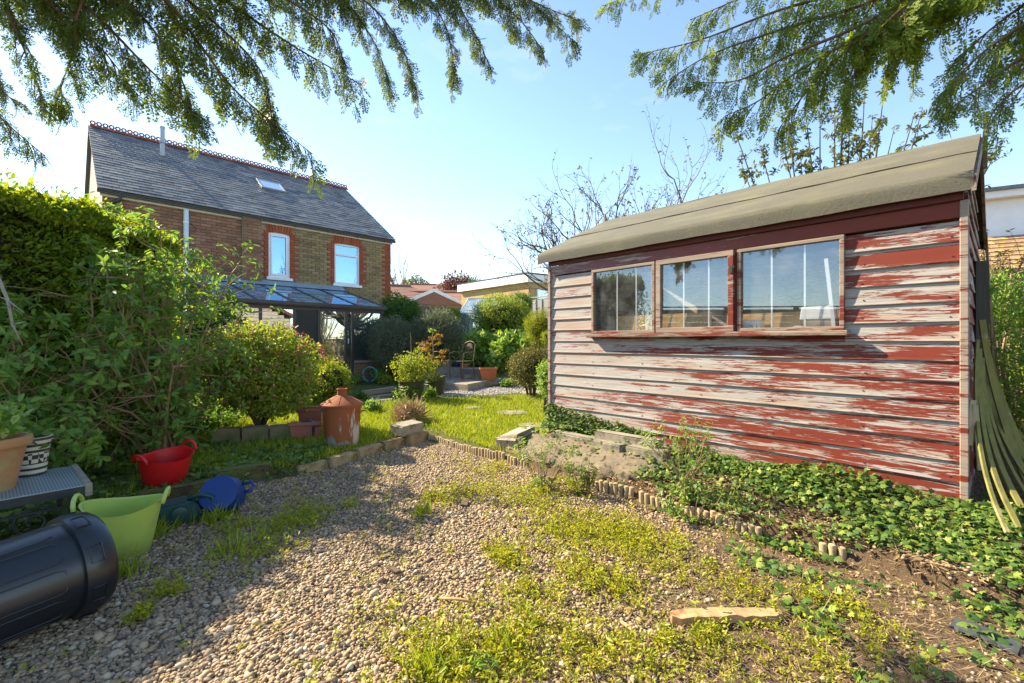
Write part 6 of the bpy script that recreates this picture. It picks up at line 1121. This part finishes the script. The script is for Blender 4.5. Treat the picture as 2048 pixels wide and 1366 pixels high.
def conifer(name, label, base, h, limbs, seed, dens=1.0, cm='conifer'):
    rn = random.Random(seed); root = thing(name, label, 'tree', base); base = Vector(base); MB().tube([(0, 0, -.1), (.03, .02, h * .4), (0, 0, h)], [.24, .17, .03], 12).build('trunk', M['conbark'], root, smooth=True); S = [[] for _ in TS]
    for pts, r0, ln in limbs:
        pts = [Vector(p) - base for p in pts]; st = Vector((0, 0, min(h * .95, max(2.2, pts[0].z + .35)))); pts = [st, st.lerp(pts[0], .6) + Vector((0, 0, .25))] + pts
        # smooth the limb
        q = []; 
        for i in range(len(pts) - 1):
            p0, p1, p2, p3 = pts[max(i - 1, 0)], pts[i], pts[i + 1], pts[min(i + 2, len(pts) - 1)]
            for k in range(6): t_ = k / 6; q.append(.5 * ((2 * p1) + (p2 - p0) * t_ + (2 * p0 - 5 * p1 + 4 * p2 - p3) * t_ ** 2 + (3 * p1 - p0 - 3 * p2 + p3) * t_ ** 3))
        q.append(pts[-1]); n = len(q); b = MB(); b.tube(q, [max(.003, r0 * (1 - i / n) ** .8) for i in range(n)], 6, caps=False)
        tot = sum((q[i + 1] - q[i]).length for i in range(n - 1)); acc = 0; step = .062 / dens; nxt = tot * .42
        for i in range(n - 1):
            seg = q[i + 1] - q[i]; sl = seg.length; tg = seg.normalized()
            while acc + sl > nxt:
                f = (nxt - acc) / sl; p = q[i].lerp(q[i + 1], f); g = nxt / tot; side = tg.cross(Vector((0, 0, 1))).normalized(); sd = rn.choice((-1, 1)); L = ln * (1.15 - .76 * g) * rn.uniform(.6, 1.2)
                d = (tg * rn.uniform(.2, .8) + side * sd * rn.uniform(.1, .8) + Vector((0, 0, -rn.uniform(.15, 1.1)))).normalized(); q_ = [p, p + d * L * .5, p + d * L * .85 + Vector((0, 0, -.22 * L)), p + d * L * 1.05 + Vector((0, 0, -.5 * L))]; b.tube(q_, [.004, .003, .002, .0015], 4, caps=False)
                for k in range(5):
                    f2 = (k + .6) / 5 * 3; ii = min(2, int(f2)); pp = q_[ii].lerp(q_[ii + 1], f2 - ii); dd = (q_[ii + 1] - q_[ii]).normalized(); sv = dd.cross(Vector((rn.gauss(0, 1), rn.gauss(0, 1), rn.gauss(0, 1)))).normalized(); d2 = (dd * .8 + sv * (.75 if k < 4 else .1) + Vector((0, 0, -.3))).normalized(); S[rn.randrange(4)].append((pp, d2, sv.cross(dd) + Vector((0, 0, .2)), L * rn.uniform(.6, 1.0)))
                nxt += step * rn.uniform(.5, 1.5)
            acc += sl
        for k in range(3): S[k].append((q[-2 - k], (q[-1] - q[-3]).normalized() + Vector((rn.gauss(0, .15), rn.gauss(0, .15), -.1)), Vector((0, 0, 1)), ln * .55))
        b.build('branch', M['conbark'], root, smooth=True)
    for (tv, tf), L in zip(TS, S):
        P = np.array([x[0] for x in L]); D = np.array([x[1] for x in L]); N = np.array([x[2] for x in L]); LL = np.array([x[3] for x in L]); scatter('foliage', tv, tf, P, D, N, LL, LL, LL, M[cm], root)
    return root
A = at
left = [([A(-120, 120, 2.7), A(0, 235, 2.8), A(90, 312, 2.9)], .012, .22), ([A(-100, 40, 2.6), A(0, 175, 2.7), A(30, 200, 2.75)], .01, .18),
        ([A(-60, -60, 2.5), A(20, 40, 2.6), A(60, 130, 2.7), A(85, 200, 2.75)], .014, .26), ([A(-40, -120, 2.6), A(90, 0, 2.7), A(200, 95, 2.85), A(260, 170, 2.95)], .018, .30),
        ([A(0, -120, 2.7), A(180, 20, 2.85), A(300, 140, 3.0), A(420, 250, 3.1)], .02, .32), ([A(60, -140, 2.8), A(260, 10, 2.95), A(340, 110, 3.05), A(380, 200, 3.1)], .018, .30),
        ([A(150, -140, 2.9), A(330, 0, 3.0), A(400, 90, 3.1), A(480, 190, 3.15), A(625, 308, 3.25)], .022, .34), ([A(200, -140, 3.0), A(400, 20, 3.1), A(520, 140, 3.2), A(545, 250, 3.25)], .018, .30),
        ([A(300, -120, 3.0), A(480, 20, 3.1), A(600, 100, 3.2), A(715, 165, 3.3)], .02, .30), ([A(360, -120, 2.9), A(560, -10, 3.0), A(660, 60, 3.1), A(690, 130, 3.15)], .016, .28),
        ([A(450, -120, 3.1), A(660, -20, 3.2), A(740, 70, 3.3), A(780, 165, 3.35)], .016, .26), ([A(500, -120, 3.2), A(700, -20, 3.25), A(790, 70, 3.3), A(832, 178, 3.35)], .016, .26),
        ([A(600, -120, 3.2), A(820, -30, 3.3), A(890, 50, 3.35), A(912, 158, 3.4)], .015, .24), ([A(700, -100, 3.3), A(880, -20, 3.35), A(940, 50, 3.4), A(982, 138, 3.45)], .013, .22),
        ([A(700, -110, 3.3), A(940, -30, 3.4), A(1030, 30, 3.5), A(1085, 100, 3.55)], .014, .24), ([A(760, -120, 3.3), A(1000, -30, 3.45), A(1080, 10, 3.5), A(1160, 42, 3.6)], .014, .24), ([A(760, -110, 3.4), A(1020, -20, 3.5), A(1100, 40, 3.55), A(1155, 90, 3.6)], .012, .22), ([A(100, -130, 2.6), A(150, 60, 2.7), A(130, 150, 2.75), A(110, 210, 2.8)], .013, .26)]
for k in range(4):
    a = -1.2 + k * 1.3; left.append(([Vector((-3.3 + 1.2 * math.cos(a), -1.3 + 1.2 * math.sin(a), 5.2 + .3 * k)), Vector((-3.3 + 2.3 * math.cos(a), -1.3 + 2.3 * math.sin(a), 4.9 + .3 * k))], .03, .30))
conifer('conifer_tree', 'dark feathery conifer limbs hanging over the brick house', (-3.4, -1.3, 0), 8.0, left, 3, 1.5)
right = [([A(2000, -160, 2.9), A(1760, -40, 3.0), A(1560, 20, 3.1), A(1400, 80, 3.2), A(1280, 108, 3.25)], .02, .28), ([A(1980, -120, 2.9), A(1750, 0, 3.0), A(1560, 60, 3.1), A(1420, 110, 3.15), A(1330, 165, 3.2)], .02, .30),
         ([A(1960, -100, 2.8), A(1740, 40, 2.9), A(1580, 110, 3.0), A(1480, 160, 3.05), A(1395, 165, 3.1)], .02, .32), ([A(1960, -60, 2.8), A(1740, 60, 2.9), A(1600, 140, 2.95), A(1520, 200, 3.0), A(1450, 232, 3.05)], .018, .32),
         ([A(1960, -60, 2.7), A(1760, 50, 2.85), A(1660, 130, 2.9), A(1600, 200, 2.95), A(1555, 262, 3.0)], .018, .30), ([A(1960, -80, 2.7), A(1800, 20, 2.8), A(1720, 120, 2.85), A(1690, 220, 2.9)], .016, .28),
         ([A(2050, -140, 2.8), A(1860, -20, 2.9), A(1800, 60, 2.95), A(1770, 150, 3.0)], .014, .24), ([A(2050, -140, 2.8), A(1900, -20, 2.9), A(1850, 60, 2.95), A(1825, 150, 3.0)], .012, .20),
         ([A(2200, -60, 2.5), A(2060, 40, 2.6), A(1960, 110, 2.65), A(1875, 195, 2.7)], .02, .30), ([A(2230, 0, 2.5), A(2080, 90, 2.55), A(1980, 160, 2.6), A(1890, 225, 2.65)], .02, .28), ([A(2260, 40, 2.5), A(2120, 130, 2.5), A(2030, 180, 2.55), A(1985, 225, 2.6)], .018, .28), ([A(2200, -100, 2.6), A(2060, 0, 2.7), A(1980, 60, 2.75), A(1910, 120, 2.8)], .018, .28),
         ([A(1900, -160, 3.0), A(1640, -50, 3.1), A(1500, -10, 3.2), A(1380, 40, 3.25)], .018, .26), ([A(1800, -160, 3.1), A(1480, -60, 3.2), A(1300, -20, 3.3), A(1205, 12, 3.35)], .014, .20)]
for k in range(4):
    a = -2.6 + k * 1.3; right.append(([Vector((4.3 + 1.2 * math.cos(a), -1.2 + 1.2 * math.sin(a), 5.0 + .3 * k)), Vector((4.3 + 2.3 * math.cos(a), -1.2 + 2.3 * math.sin(a), 4.7 + .3 * k))], .03, .30))
conifer('conifer_tree', 'conifer limbs with sunlight painted into their green above the shed roof', (4.2, -1.2, 0), 8.0, right, 5, 1.3, 'conifer_painted_lit')
